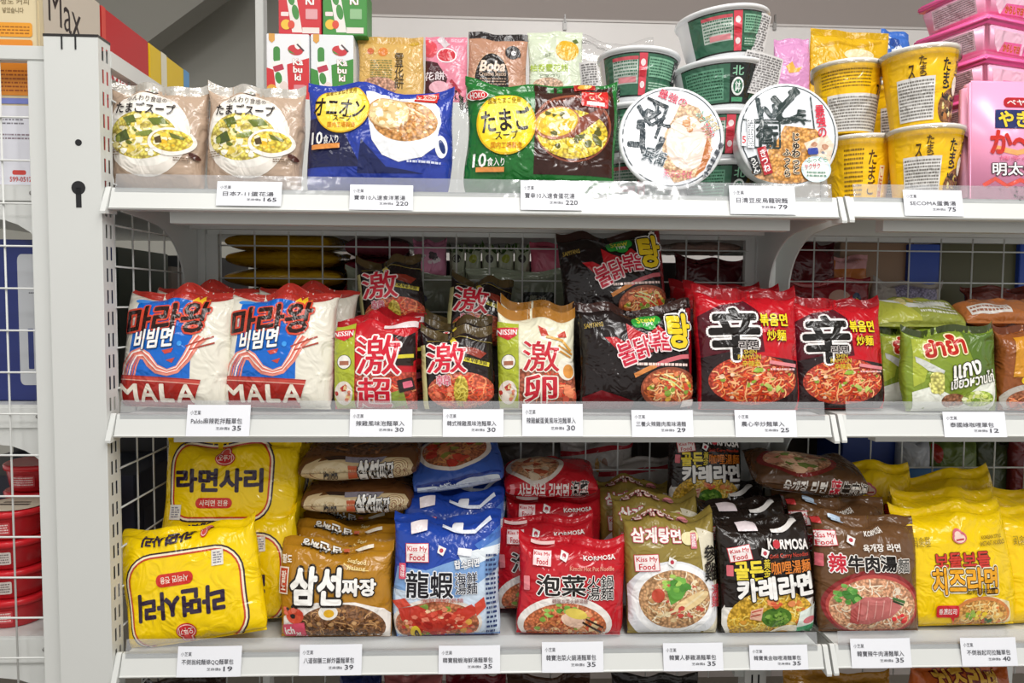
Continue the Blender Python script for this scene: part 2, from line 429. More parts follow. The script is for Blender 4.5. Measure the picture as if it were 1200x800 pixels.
_seed = [10]
def packet(name, label, x0, x1, yt, deck, Y, d, base, art=None, lean=10, roll=0, yaw=0, yb=None, cat='noodle packet', group=None, edge_art=None, edge_box=None, depth=None, body='wrapper', fin_mat=None, norm=False, turn=False, **kw):
    """a bag whose front spans x0..x1 and top reaches yt (photo pixels) when it stands at depth Y on height deck"""
    _seed[0] += 1; kw.setdefault('seed', _seed[0])
    Yb = Y; lift = .3*d*math.sin(math.radians(min(lean, 60)))+.0015
    if deck is None: deck = at((x0+x1)/2, yb, Yb)[1]
    xm = (x0+x1)/2
    X0 = at(x0, (yt+450)/2, Y)[0]; X1 = at(x1, (yt+450)/2, Y)[0]; X = (X0+X1)/2; w = X1-X0
    if lean < 40: w *= .965 if cat == 'noodle packet' else .98
    ybot = pix(X, Yb, deck)[1]
    if depth is None:
        l = math.radians(lean)
        # solve h so that the leaning top projects to yt
        h = .1
        for _ in range(40):
            py = pix(X, Yb+h*math.sin(l), deck+h*math.cos(l))[1]; h += (py-yt)/900
    else: h = depth
    bag = Bag(w, h, d, **kw)
    root = thing(name, label, cat, (X, Yb, deck+lift), group)
    root.rotation_euler = (math.radians(-lean), math.radians(roll), math.radians(yaw))
    m = M(base) if isinstance(base, str) else base
    bo = link(body, bag.mesh(body, m), root)
    if fin_mat:
        nA = 24; A = np.linspace(-.995, .995, nA); Vf = []; Fc = []
        for j, bv in enumerate((1-bag.ft*.98, 1-bag.ft*.5, 1-.0002)):
            P, N = with_normals(bag.S)(A, np.full(nA, bv)); Vf.append(P+N*.0003)
        for j in range(2):
            for i in range(nA-1): Fc.append((j*nA+i, j*nA+i+1, (j+1)*nA+i+1, (j+1)*nA+i))
        link('top_seal', mesh('top_seal', np.concatenate(Vf), Fc, [M(fin_mat) if isinstance(fin_mat, str) else fin_mat], smooth=True), root)
    yc = (yt+ybot)/2; c, n = math.cos(math.radians(roll)), math.sin(math.radians(roll))
    if turn: c, n = 1.0, 0.0   # artwork drawn in the packet's own frame
    def tf(x, y):
        # undo the in-plane tilt about the base point
        dx, dy = x-xm, y-ybot; ux, uy = dx*c+dy*n, -dx*n+dy*c
        return np.clip(ux/(x1-x0)*2, -.99, .99), np.clip(-uy/(ybot-yt), .004, .997)
    if art is not None: art.build(root, with_normals(bag.S), (lambda x, y: (np.clip(x/50-1, -.98, .98), np.clip(1-y/100, .01, .97))) if norm else tf, L=4.5 if norm else 3.4)
    if edge_art is not None:
        ex0, ey0, ex1, ey1 = edge_box
        edge_art.build(root, with_normals(bag.edge), lambda x, y: ((x-ex0)/(ex1-ex0)*2-1, (ey1-y)/(ey1-ey0)*2-1))
    if cat == 'noodle packet' and lean < 40 and not turn:
        q = random.Random(_seed[0]*7+1); root.rotation_euler.y += math.radians(q.uniform(-1.1, 1.1)); root.rotation_euler.z += math.radians(q.uniform(-2.5, 2.5))
    return root
def again(o, label, dx=0, dy=0, dz=0, lean=0, roll=0, yaw=0, sc=1):
    c = copy_tree(o); c['label'] = label
    c.location = (o.location.x+dx, o.location.y+dy, o.location.z+dz)
    r = o.rotation_euler; c.rotation_euler = (r.x-math.radians(lean), r.y+math.radians(roll), r.z+math.radians(yaw))
    _seed[0] += 1; q = random.Random(_seed[0]*5+3); c.rotation_euler.y += math.radians(q.uniform(-1, 1)); c.rotation_euler.z += math.radians(q.uniform(-2, 2))
    if sc != 1: c.scale = (sc, sc, sc)
    return c

# ------------------------------------------------------------------ the room
def plane(name, pts, mat): 
    return struct(link(name, mesh(name, pts, [tuple(range(len(pts)))], [mat])))
struct(box('floor', -3, 5, -4, 3.2, -.05, 0, M('#80796f', 'wall')))
struct(box('ceiling', -3, 5, -4, 3.2, 2.8, 2.85, M('#d6d3ce', 'wall')))
struct(box('wall_back', -3, 5, 2.3, 2.4, 0, 2.8, M('#c2c1b8', 'wall')))
struct(box('wall_right', -.02, 4.2, 1.55, 1.62, 0, 2.8, M('#b4aaa5', 'wall')), 'taupe wall behind the shelving')
# slanted soffit running down behind the left boxes
xa, za = at(165, 55, 1.9); xb, zb = at(262, -16, 1.9)
struct(prism('wall_left', [(xa-1.6, za-.55), (xa, za), (xb, zb), (xb+.2, 2.8), (xa-1.6, 2.8)], 1.9, 2.0, M('#a3a199', 'wall'), axis='y'), 'dark sloping soffit')
# light panel standing behind the top shelf
xa, za = at(425, 20.5, 1.15); xb, zb = at(1060, 33, 1.15)
pn = thing('white_partition', 'plain white panel standing behind the top shelf', 'panel', (xa, 1.15, 0))
box('board', 0, 2.4, 0, .02, 1.40, (za+zb)/2, M('#e6e2df', 'paint'), pn, .002)
box('top_edge_trim', 0, 2.4, -.002, .022, (za+zb)/2, (za+zb)/2+.006, M('#cfcac6', 'paint'), pn)
box('support_leg', .3, .34, .002, .018, 0, 1.40, WHITE, pn)
box('support_leg', 1.9, 1.94, .002, .018, 0, 1.40, WHITE, pn)
for i, px_ in enumerate((662, 908)):
    x, z = at(px_, 30, 1.145)
    hk = thing('panel_clip', ['small clear clip on the white panel above the pale green pouch', 'small clear clip on the white panel above the yellow pouch'][i], 'clip', (x, 1.148, z))
    box('loop', -.005, .005, -.004, -.001, -.012, .012, M('#9a9794', 'plastic'), hk, .001)
    box('pin', -.002, .002, -.006, 0, .008, .03, M('#77736f', 'plastic'), hk)

# ------------------------------------------------------------------ slotted uprights
def slotted(name, w, z0, z1, cols, pitch, sh, sw, phase, parent, th=.0015, skip=None):
    """sheet in local x (0..w), z with rows of real slots, thickness along y"""
    xs = [0]
    for c in cols: xs += [c-sw/2, c+sw/2]
    xs.append(w); zs = [z0]; z = z0+phase; rows = []
    while z+sh < z1: rows.append(len(zs)); zs += [z, z+sh]; z += pitch
    zs.append(z1); V = []; Fc = []; nx = len(xs)
    for y in (0, th):
        for zz in zs:
            for x in xs: V.append((x, y, zz))
    n = nx*len(zs); hole = lambda i, j: (i % 2 == 1) and (j in rows)
    for j in range(len(zs)-1):
        for i in range(nx-1):
            q = j*nx+i
            if hole(i, j):
                for a, b in ((q, q+1), (q+1, q+nx+1), (q+nx+1, q+nx), (q+nx, q)): Fc.append((b, a, n+a, n+b))
            else: Fc.append((q, q+1, q+nx+1, q+nx)); Fc.append((n+q, n+q+nx, n+q+nx+1, n+q+1))
    for j in range(len(zs)-1):
        q = j*nx; Fc.append((q, q+nx, n+q+nx, n+q)); q += nx-1; Fc.append((q, n+q, n+q+nx, q+nx))
    return link(name, mesh(name, V, Fc, [WHITE]), parent)
DARK = M('#17171a', 'paint')
PX0, PX1, PYB, PZ = -.0715, -.008, .028, 1.637
po = thing('end_upright', 'wide white steel end post with keyhole and slotted side at left', 'post', (PX0, 0, 0))
pw = PX1-PX0
box('front_face', 0, pw, 0, .0015, 0, PZ-.004, WHITE, po)
sf = slotted('slotted_side', PYB-.0015, 0, PZ-.004, [.0085, .0185], .0266, .0165, .0044, .0125, po, th=.0004); sf.rotation_euler = (0, 0, math.radians(90)); sf.location = (pw, .0015, 0)
box('inner_shade', .004, pw-.009, .004, PYB-.001, 0, PZ-.006, DARK, po)  # dark block painted for the shade inside the hollow post
box('left_face', 0, .0015, .0015, PYB, 0, PZ-.004, WHITE, po)
box('top_cap', -.0005, pw+.0005, -.0005, PYB, PZ-.004, PZ-.001, M('#2c2a2a', 'plastic'), po)
cx = .0335
box('cap_clip', .0205, .0222, -.0008, .001, PZ-.019, PZ-.002, DARK, po); box('cap_clip', .0365, .0382, -.0008, .001, PZ-.019, PZ-.002, DARK, po)
def post_px(px_, py_): x, z = at(px_, py_, 0); return x-PX0, z
kx, kz = post_px(92, 220)
kh = lathe_me('keyhole', [(0, 0), (.0082, 0), (.0082, .0012), (0, .0012)], DARK, 24, False)
k = link('keyhole', kh, po, (kx, -.0004, kz)); k.rotation_euler = (math.radians(-90), 0, 0)
box('keyhole_slot', kx-.0032, kx+.0032, -.0004, .001, kz-.0235, kz, DARK, po)
ks = link('round_hole', kh, po, (post_px(92, 167)[0], -.0004, post_px(92, 167)[1])); ks.rotation_euler = (math.radians(-90), 0, 0); ks.scale = (.48, .48, 1)
for nm, xc, lb in (('rear_upright', 0.0, 'slotted white rear upright beside the side mesh, left'), ('rear_upright', W+G/2, 'slotted white rear upright between the two shelf bays')):
    u = thing(nm, lb, 'post', (xc-.018, D, 0), 'slotted rear uprights')
    slotted('slotted_face', .036, 0, 1.452, [.0125, .0235], .0262, .0155, .0032, .01, u)
    box('shade_core', .003, .033, .005, .028, 0, 1.452, DARK, u)  # dark filler, its colour standing in for shade behind the slots
    box('side_wall', 0, .0015, .0015, .03, 0, 1.452, WHITE, u); box('side_wall', .0345, .036, .0015, .03, 0, 1.452, WHITE, u)

# ------------------------------------------------------------------ wire mesh panels
def wire_me(length, r=.0013, axis='z'):
    V = []; Fc = []; n = 6
    for t in (0, length):
        for k in range(n):
            a = 2*math.pi*k/n; c, s_ = r*math.cos(a), r*math.sin(a)
            V.append({'z': (c, s_, t), 'x': (t, c, s_), 'y': (c, t, s_)}[axis])
    Fc = [(k, (k+1) % n, n+(k+1) % n, n+k) for k in range(n)]+[tuple(range(n))[::-1], tuple(range(n, 2*n))]
    return mesh('wire', V, Fc, [WHITE], smooth=True)
def mesh_panel(label, o, ulen, z0, z1, us, zs, axis):
    """vertical wires at us, horizontal wires at zs; axis 'x' panel runs along x, 'y' along y"""
    p = thing('wire_mesh_panel', label, 'mesh panel', o)
    mv = wire_me(z1-z0, axis='z'); mh = wire_me(ulen, axis=axis)
    for u in us: link('wire', mv, p, (u, 0, z0) if axis == 'x' else (0, u, z0))
    for z in zs: link('wire', mh, p, (0, -.0026, z) if axis == 'x' else (.0026, 0, z))
    return p
zt = at(299, 288, D+.006)[1]; hz = [zt-.0508*k for k in range(-2, 14)]
hz = [z for z in hz if z < 1.425 and z > .7]
x0 = at(299, 330, D+.006)[0]; vs = [x0+.0527*k-.04 for k in range(-1, 17)]; vs = [v for v in vs if 0 < v < W+G-.075]
p = mesh_panel('white wire grid behind the packets of the left shelf bay', (.04, D+.006, 0), W+G-.08, .7, 1.43, vs, hz, 'x')
box('top_rail', -.02, W+G-.06, 0, .012, 1.424, 1.442, WHITE, p); box('side_bar', -.022, -.004, .001, .012, .7, 1.424, WHITE, p); box('side_bar', W+G-.082, W+G-.066, .001, .012, .7, 1.424, WHITE, p)
x0 = at(953, 330, D+.006)[0]; vs = [x0+.0527*k-(W+.03) for k in range(0, 14)]
p = mesh_panel('white wire grid behind the packets of the right shelf bay', (W+.03, D+.006, 0), .75, .7, 1.43, vs, [z+.003 for z in hz], 'x')
box('top_rail', 0, .75, 0, .012, 1.424, 1.442, WHITE, p); box('side_bar', -.006, .008, .001, .012, .7, 1.424, WHITE, p)
zs = [1.62-.0515*k for k in range(1, 17)]
p = mesh_panel('white wire grid closing the left end between post and upright', (-.014, PYB, 0), D-PYB-.01, .75, 1.625, [.012+.0475*k for k in range(5)], zs, 'y')
box('top_rail', -.007, .007, 0, D+.3, 1.606, 1.626, WHITE, p)
xe = at(3, 200, .012)[0]
zs = [at(20, 138, .012)[1]-.0515*k for k in range(0, 16)]
p = mesh_panel('white framed wire grid left of the end post', (-.2, .012, 0), .105, .75, 1.62, [xe+.2, xe+.2-.0515], zs, 'x')
box('frame_bar', .1035, .1265, -.004, .008, .72, 1.607, WHITE, p, .001)
box('top_rail', 0, .1265, -.005, .009, 1.607, 1.624, WHITE, p, .001)

# ------------------------------------------------------------------ main shelves
def bracket_prof(z):
    P = [(.018, z+.016), (.018, z-.001), (.08, z-.004)]
    for k in range(9):
        a = math.radians(k*90/8); P.append((.095+.105*math.sin(a), z-.088+.082*math.cos(a)))
    P += [(.2, z-.1), (D-.001, z-.1), (D-.001, z+.016)]
    return P
def shelf(z, x0, x1, label, strip=True):
    s = thing('shelf_board', label, 'shelf', (x0, 0, z))
    w = x1-x0
    box('deck', .003, w-.003, .012, D-.004, LIP-.006, LIP-.002, WHITE, s)
    prism('price_channel', [(0, 0), (-.0012, .0018), (0.0005, .003), (.009, LIP), (.013, LIP+.001), (.014, LIP-.006), (.004, .004), (.02, .001), (.02, 0)], 0, w, WHITE, s)
    cap = [(-.006, -.006), (-.0065, -.003), (.0078, LIP), (.010, LIP+.0015), (.013, LIP+.001), (.02, LIP-.004), (.022, -.004)]
    prism('end_cap', cap, -.0075, -.001, WHITE, s); prism('end_cap', cap, w+.001, w+.0075, WHITE, s)
    box('under_rail', .058, w-.048, .034, .052, -.0125, LIP-.006, WHITE, s)
    box('under_rail', .02, w-.02, .19, .2, -.004, LIP-.006, WHITE, s)
    prism('bracket', bracket_prof(0), .005, .0075, WHITE, s); prism('bracket', bracket_prof(0), w-.0075, w-.005, WHITE, s)
    if strip:
        prism('clear_strip', [(.0052, .0125), (.0118, LIP+.0175), (.0124, LIP+.0175), (.0058, .0125)], .004, w-.006, CLEAR, s)
    return s
for z, n in ((Z1, 'top'), (Z2, 'middle'), (Z3, 'bottom')):
    shelf(z, 0, W, f'{n} white steel shelf of the left bay with sloped price rail')
    shelf(z+.001, W+G, W+G+.75, f'{n} white steel shelf of the right bay with sloped price rail')
shelf(Z4, 0, W, 'lowest white steel shelf hidden under the bottom row, left bay', False)
shelf(Z4, W+G, W+G+.75, 'lowest white steel shelf hidden under the bottom row, right bay', False)
# shelves of the gondola standing back to back
for i, z in enumerate((1.43, 1.12, .82)):
    b = thing('rear_shelf_board', ['shelf of the rear gondola carrying boxes and pouches at the top', 'shelf of the rear gondola seen through the upper grid', 'shelf of the rear gondola seen through the lower grid'][i], 'shelf', (-.0, D+.035, z))
    box('deck', 0, 1.6, 0, .36, .014, .018, WHITE, b); box('front_rail', 0, 1.6, .355, .365, -.005, .02, WHITE, b); box('rear_rail', 0, 1.6, 0, .006, -.002, .014, WHITE, b)
# far end post of the rear gondola
x, z = at(304, 50, .72)
fp = thing('far_end_upright', 'narrow white post with grid rising behind the boxed drinks', 'post', (x, .72, 0))
box('post', -.0085, .0085, 0, .03, 0, 2.0, WHITE, fp, .001)
wv = wire_me(.5, axis='z'); wh = wire_me(.22, axis='y')
for k in range(4): link('wire', wv, fp, (.004, .04+.05*k, 1.42))
for k in range(10): link('wire', wh, fp, (.004, .03, 1.44+.05*k))

# ------------------------------------------------------------------ left gondola seen end-on through its grid
def left_shelf(py0, py1, label):
    z1 = at(20, py0, .03)[1]; z0 = at(20, py1, .03)[1]
    s = thing('side_shelf_board', label, 'shelf', (-.075, .03, z0))
    h = z1-z0
    box('deck', -.42, 0, 0, .8, h-.004, h, WHITE, s)
    box('end_rail', -.42, 0, -.001, .0015, 0, h-.004, WHITE, s)
    P = [(0, 0), (-.42, 0), (-.42, -.012), (-.12, -.018)]
    for k in range(8):
        a = math.radians(k*90/7); P.append((-.085+.075*math.sin(a)*1.0-.0, -.022-.075*(1-math.cos(a))))
    P += [(0, -.105)]
    pr = prism('bracket', P, .002, .005, WHITE, s, axis='y')
    sc = lathe_me('screw', [(0, 0), (.0026, 0), (.0026, .001), (0, .0015)], M('#8f8f8c', 'plastic'), 12)
    q = link('screw', sc, s, (-.033, -.001, h*.5)); q.rotation_euler = (math.radians(90), 0, 0)
    return s, z1
SL = [left_shelf(217, 235, 'white side shelf end carrying tall boxes, seen through the left grid'), left_shelf(474, 501, 'white side shelf end carrying the navy box, seen through the left grid'), left_shelf(745, 776, 'white side shelf end carrying red tubs, seen through the left grid')]

# ================================================================== TOP ROW, soup bags
K = '#241c1c'
def art_tamago():
    A = Art(); A.part('bowl_picture')
    A.e(181, 166, 50, 49, '#efe8de').e(181, 164, 46, 40, '#f7f3ea')
    A.food(176, 169, 41, 27, '#e6cb5c', ['#f4e6a8', '#efd560', '#fbf6dc'], ['#f8f1d4', '#f0d662', '#f3e49a', '#fbf6e4', '#ecd050', '#f5e8b0'], 3, 40, 40, 4.6, 2)
    A.p([(152, 150), (166, 147), (170, 155), (158, 157)], '#5d6a30').p([(146, 168), (158, 163), (163, 174), (150, 178)], '#4f5c2c').p([(182, 150), (200, 148), (208, 156), (190, 158)], '#6f7d38').p([(172, 166), (188, 163), (190, 169), (176, 171)], '#7d8a40').blobs(172, 168, 34, 20, ['#66722c', '#8d9440'], 7, 3, 12, 1.3)
    A.e(211, 176, 27, 16, '#f6f0e6').food(211, 175, 23, 12.5, '#ecc63c', None, ['#f8efc8', '#f2d24a', '#e9b92a'], 5, 0, 16, 3.4)
    A.p([(208, 166), (226, 171), (225, 174), (211, 172)], '#6d7432').p([(192, 173), (199, 170), (201, 178), (194, 179)], '#5a4a30')
    A.part('lettering')
    A.t('ふんわり食感の', 155, 122.5, 203, 130.5, '#3a2a22', b=.012).t('たまごスープ', 142, 132, 214, 145, '#241a18', b=.03)
    A.part('small_mark').r(173, 111, 184, 117, '#f4f2ee').r(175.5, 112, 178, 116, '#d8703a').r(179, 112, 181.5, 116, '#3a8a50')
    A.part('ingredient_print').micro(135, 184, 150, 192, 3, '#8d7a66', 3).micro(214, 193, 232, 198, 2, '#7d6a58', 4).e(236, 191, 6, 3, '#4e2a22', 25)
    return A
soup = packet('soup_bag', 'beige egg soup bag with white bowl picture, leftmost on the top shelf', 127, 244, 101, DECK[0], .05, .052, '#b79f8a', art_tamago(), lean=6, cat='soup bag', group='beige egg soup bags', fin_mat=M('#dcd8d0', 'foil'), ft=.013, pin=.03)
again(soup, 'beige egg soup bag with white bowl picture, beside the blue onion soup bag', dx=.1235)

def art_onion():
    A = Art(); A.part('colour_field').p([(354, 150), (395, 150), (425, 205), (358, 205)], '#23264a').p([(425, 175), (455, 205), (500, 212), (420, 212)], '#1d2658')
    A.part('cup_picture')
    A.p([(430, 120), (450, 112), (486, 111), (505, 118), (517, 132), (520, 150), (512, 182), (497, 194), (470, 200), (450, 192), (438, 176), (433, 150)], '#eef0f2')
    A.e(519, 180, 7, 13, '#f0f2f4').e(520, 180, 3.2, 8, '#27386e', -15)
    A.food(477, 152, 39, 25, '#c68a45', ['#dba968', '#b87630'], ['#e3bd80', '#b57434', '#d9a560', '#f0dcae'], 9, 40, 40, 3.2)
    A.e(458, 144, 26, 20, '#b98a58').e(458, 144, 24, 18.5, '#d9bc86').blobs(458, 144, 22, 16, ['#efe4bc', '#f5eed2', '#d4a860', '#e6cf98'], 34, 4.6, 4)
    A.part('badge').r(487, 108, 514, 126, '#c8281f').r(489, 117, 511, 122, '#f2dcd8').t('とろ〜り', 489, 109.5, 511, 115.5, '#f6e8c8')
    A.part('emblem').e(401, 140, 34, 28, '#d8a820').e(401, 140, 32.5, 26.5, '#f3d64a').e(402, 133, 23, 15, '#f7e37c')
    A.part('lettering').t('オニオン', 366, 129, 429, 150, K, b=.035, rot=4, sh=.12).t('スープ', 390, 148, 413, 155, K, b=.03, rot=4)
    A.t('国産たまねぎ使用', 381, 117, 419, 124, '#8a6512', rot=-3).t('国内工場製造', 383, 156, 418, 162, '#d8801c', rot=2)
    A.t('10', 364, 166, 378, 180, '#f6f4f0', b=.03).t('食入り', 379, 170, 398, 180, '#f6f4f0', b=.025)
    A.r(365, 180, 400, 185.5, '#e2924a', rot=-1)
    A.micro(480, 197, 518, 202, 1, '#c9cee0', 3)
    return A
onion = packet('soup_bag', 'blue onion soup bag with yellow oval and white cup picture', 355, 531, 105, DECK[0], .05, .055, '#2b3f9c', art_onion(), lean=7, roll=1, cat='soup bag', group=None, ft=.012, pin=.03, seed=5)
# clear overwrap standing out at the right side of the blue bag
def art_egg():
    A = Art(); A.part('colour_field').p([(625, 102), (719, 106), (720, 214), (622, 214)], '#33170f')
    A.part('bowl_picture')
    A.e(669, 160, 47, 40, '#8a4a34').e(669, 161, 44.5, 37, '#4a1c14').food(669, 168, 43, 28, '#dcb91e', ['#f0dc58', '#e6c92c', '#f6ea90'], ['#f3e26a', '#e2c020', '#f7efb0', '#5d5a24', '#efd23a'], 6, 60, 44, 4, 2)
    A.p([(697, 140), (712, 118), (716, 122), (700, 150), (672, 172), (640, 172), (650, 160)], '#7c3a26')
    A.e(650, 156, 28, 19, '#a8694a', -12).e(650, 155, 25.5, 16.5, '#dcb63a', -12).blobs(649, 155, 23, 14, ['#f2e6a0', '#e8cf3c', '#f6f0cc', '#e4bf28', '#66642e'], 28, 4.6, 8)
    A.blobs(688, 173, 16, 8, ['#5c6128'], 3, 6, 3, 1.4)
    A.part('badge').r(680, 111, 712, 136, '#c4201c', 2, 4).t('こく', 689, 115, 705, 127, '#f4d6b0').r(686, 129.5, 707, 134, '#f2dcd8', 0, 4)
    A.part('badge').r(673, 100, 697, 108, '#b8281c', 0, -5).e(685, 104, 8, 2.6, '#e8b040', -8)
    A.part('emblem').e(589, 157, 36, 36, '#d7ab1c').e(589, 157, 34, 34, '#f2d62c').e(589, 150, 26, 22, '#f6e25a')
    A.part('lettering').t('たまご', 559, 139, 618, 167, K, b=.04, rot=-4).t('スープ', 576, 166, 603, 176, K, b=.03, rot=-3)
    A.t('国産たまご使用', 568, 126, 607, 134, '#8a6512').t('国内工場製造', 571, 179, 608, 186, '#d8801c')
    A.t('10', 552, 191, 567, 206, '#f6f4f0', b=.03).t('食入り', 568, 196, 588, 205, '#f6f4f0', b=.025).r(556, 206, 588, 211, '#e2924a')
    A.part('logo').e(556, 122, 12, 5.5, '#f2ece6', -4).e(556, 122, 11, 4.6, '#c8242a', -4).t('HOKO', 548, 119, 564, 125, '#f6f2ee', rot=-4)
    return A
packet('soup_bag', 'green egg soup bag with yellow disc and brown bowl picture', 541, 724, 101, DECK[0], .05, .055, '#1f6a2c', art_egg(), lean=7, roll=.6, cat='soup bag', ft=.012, pin=.03, seed=8)
for lb, x0, x1, Y in (('clear crinkled film flap between the blue and green soup bags', 520, 556, .105), ('clear crinkled film flap behind the green soup bag, by the bowls', 690, 728, .125)):
    packet('clear_film_flap', lb, x0, x1, 108, DECK[0], Y, .012, WRAP, None, lean=6, cat='film flap', body='film', ft=.01, pin=.1, wr=.004)

# ================================================================== TOP ROW, noodle bowls
WB = M('#dedfe0', 'plastic')
def bowl_surf(prof, amax):
    zz = np.array([p[1] for p in prof]); rr = np.array([p[0] for p in prof])
    def S(a, b):
        z = zz[0]+(zz[-1]-zz[0])*np.clip(b, 0, 1); r = np.interp(z, zz, rr); t = a*amax
        return np.stack((r*np.sin(t), -r*np.cos(t), z), -1)
    return with_normals(S)
BR, BH = .0715, .062
bprof = [(BR*.74, 0), (BR*.77, BH*.08), (BR*.86, BH*.45), (BR*.955, BH*.9)]
def bowl(label, loc, R, H, art=None, artbox=None, amax=1.25, group='stacked green noodle bowls', lid_art=None, lid_px=None, rot=(0, 0, 0)):
    s = R/BR; hs = H/BH
    o = thing('noodle_bowl', label, 'noodle bowl', loc, group); o.rotation_euler = rot
    pr = [(r*s, z*hs) for r, z in bprof]
    link('bowl', lathe_me('bowl', [(0, 0)]+pr+[(R*.975, H*.93), (R*.965, H*.95)], WB, 56), o)
    link('rim', lathe_me('rim', [(R*.955, H*.90), (R*1.0, H*.915), (R*1.012, H*.95), (R*1.0, H*.985), (R*.97, H*.992)], WB, 56), o)
    link('lid', lathe_me('lid', [(R*.975, H*.99), (R*.9, H*.994), (R*.5, H*1.003), (0, H*1.006)], M('#dfe2e6', 'gloss'), 56), o)
    if art:
        bx0, by0, bx1, by1 = artbox
        art.build(o, bowl_surf(pr[1:], amax), lambda x, y: ((x-bx0)/(bx1-bx0)*2-1, (by1-y)/(by1-by0)))
    if lid_art:
        cx, cy, rx, ry = lid_px
        def S(a, b): 
            q = np.clip(np.sqrt(a*a+b*b), 0, 1); return np.stack((a*R*.965, b*R*.965, H*(1.006-.016*q*q)), -1)
        lid_art.build(o, with_normals(S), lambda x, y: ((x-cx)/rx, (cy-y)/ry))
    return o
def art_bowlside(logo=False, seed=1):
    A = Art(); A.part('printed_band').r(0, 2, 200, 78, '#3a6650').r(0, 2, 200, 4.5, '#20231f').r(0, 75, 200, 78, '#20231f')
    if not logo:
        A.r(28, 12, 84, 56, '#b8c4ba').micro(30, 14, 82, 54, 7, '#3f6a54', seed).r(28, 9, 84, 15, '#c8525c').r(40, 44, 80, 54, '#d98a90')
        A.r(86, 4, 102, 76, '#d44a58').e(94, 20, 5, 6, '#f2dede').e(94, 58, 5, 6, '#f2dede').r(88, 32, 100, 44, '#c8323e')
        A.r(106, 10, 178, 44, '#7cae90').micro(108, 12, 176, 42, 6, '#2d5a44', seed+3).r(106, 50, 170, 68, '#3a6b50').micro(108, 52, 168, 66, 3, '#a9c9b4', seed+5)
        A.p([(170, 8), (196, 6), (196, 48), (170, 48)], '#2a2c2c').t('どん', 173, 12, 194, 44, '#e6e6e4')
    else:
        A.r(10, 12, 84, 70, '#5f9478').micro(12, 14, 82, 68, 9, '#274f3b', seed).p([(96, 4), (150, 4), (140, 76), (96, 76)], '#1f2422')
        A.e(112, 46, 13, 17, '#e4e8e4').e(112, 46, 9.5, 13, '#2a6a4a').t('鉢', 106, 36, 118, 56, '#e6ece8').t('北', 100, 8, 122, 26, '#8fc4a4').r(100, 66, 124, 74, '#4f9a70')
        A.micro(150, 14, 196, 70, 9, '#9dbfac', seed+2)
    return A
def lidA():
    A = Art(); A.part('lid_ring').e(787, 165, 63, 61, M('#4a5258', 'gloss')).e(787, 165, 61.6, 59.6, M('#e2e5ea', 'gloss'))
    A.part('noodle_picture').p([(800, 120), (822, 128), (838, 160), (836, 190), (818, 214), (790, 222), (772, 196), (778, 160), (790, 140)], M('#e0b48c', 'mottle'))
    A.e(806, 172, 26, 34, '#eed9cc').blobs(815, 146, 18, 14, ['#d6a070', '#f0e4d6', '#c98a5a'], 12, 5, 4)
    A.p([(832, 165), (839, 180), (828, 205), (815, 214), (824, 196)], '#b9723e')
    A.part('brush_lettering').t('ど', 734, 146, 776, 190, '#3c464c', b=.07, rot=-60).t('ん', 740, 118, 772, 146, '#3c464c', b=.07, rot=-60)
    A.t('兵衛', 750, 180, 780, 198, '#4a565c', '#c3c9ce', .06, b=.05, rot=18).t('天', 760, 134, 782, 160, '#3c464c', b=.07, rot=-30)
    A.p([(757, 114), (784, 126), (780, 130), (756, 117)], '#30383c').p([(780, 126), (784, 127), (768, 168), (764, 166)], '#3c464c')
    A.t('最強の', 770, 110, 808, 122, '#d2405a', b=.04, rot=22)
    A.part('small_print').t('ふっくら', 816, 138, 842, 150, '#4a9a78', '#f4f4f0', .04, rot=55).t('サクサク', 824, 150, 842, 164, '#d8505c', '#f4f4f0', .04, rot=62).t('あとのせ', 828, 142, 850, 152, '#c8a838', '#f4f4f0', .04, rot=55)
    for k in range(5): A.r(846-k*5, 172+k*9, 852-k*5, 178+k*9, '#4a4e55', 1, 30)
    A.t('天ぷらそば', 776, 206, 812, 216, '#d8627c', b=.04, rot=4)
    return A
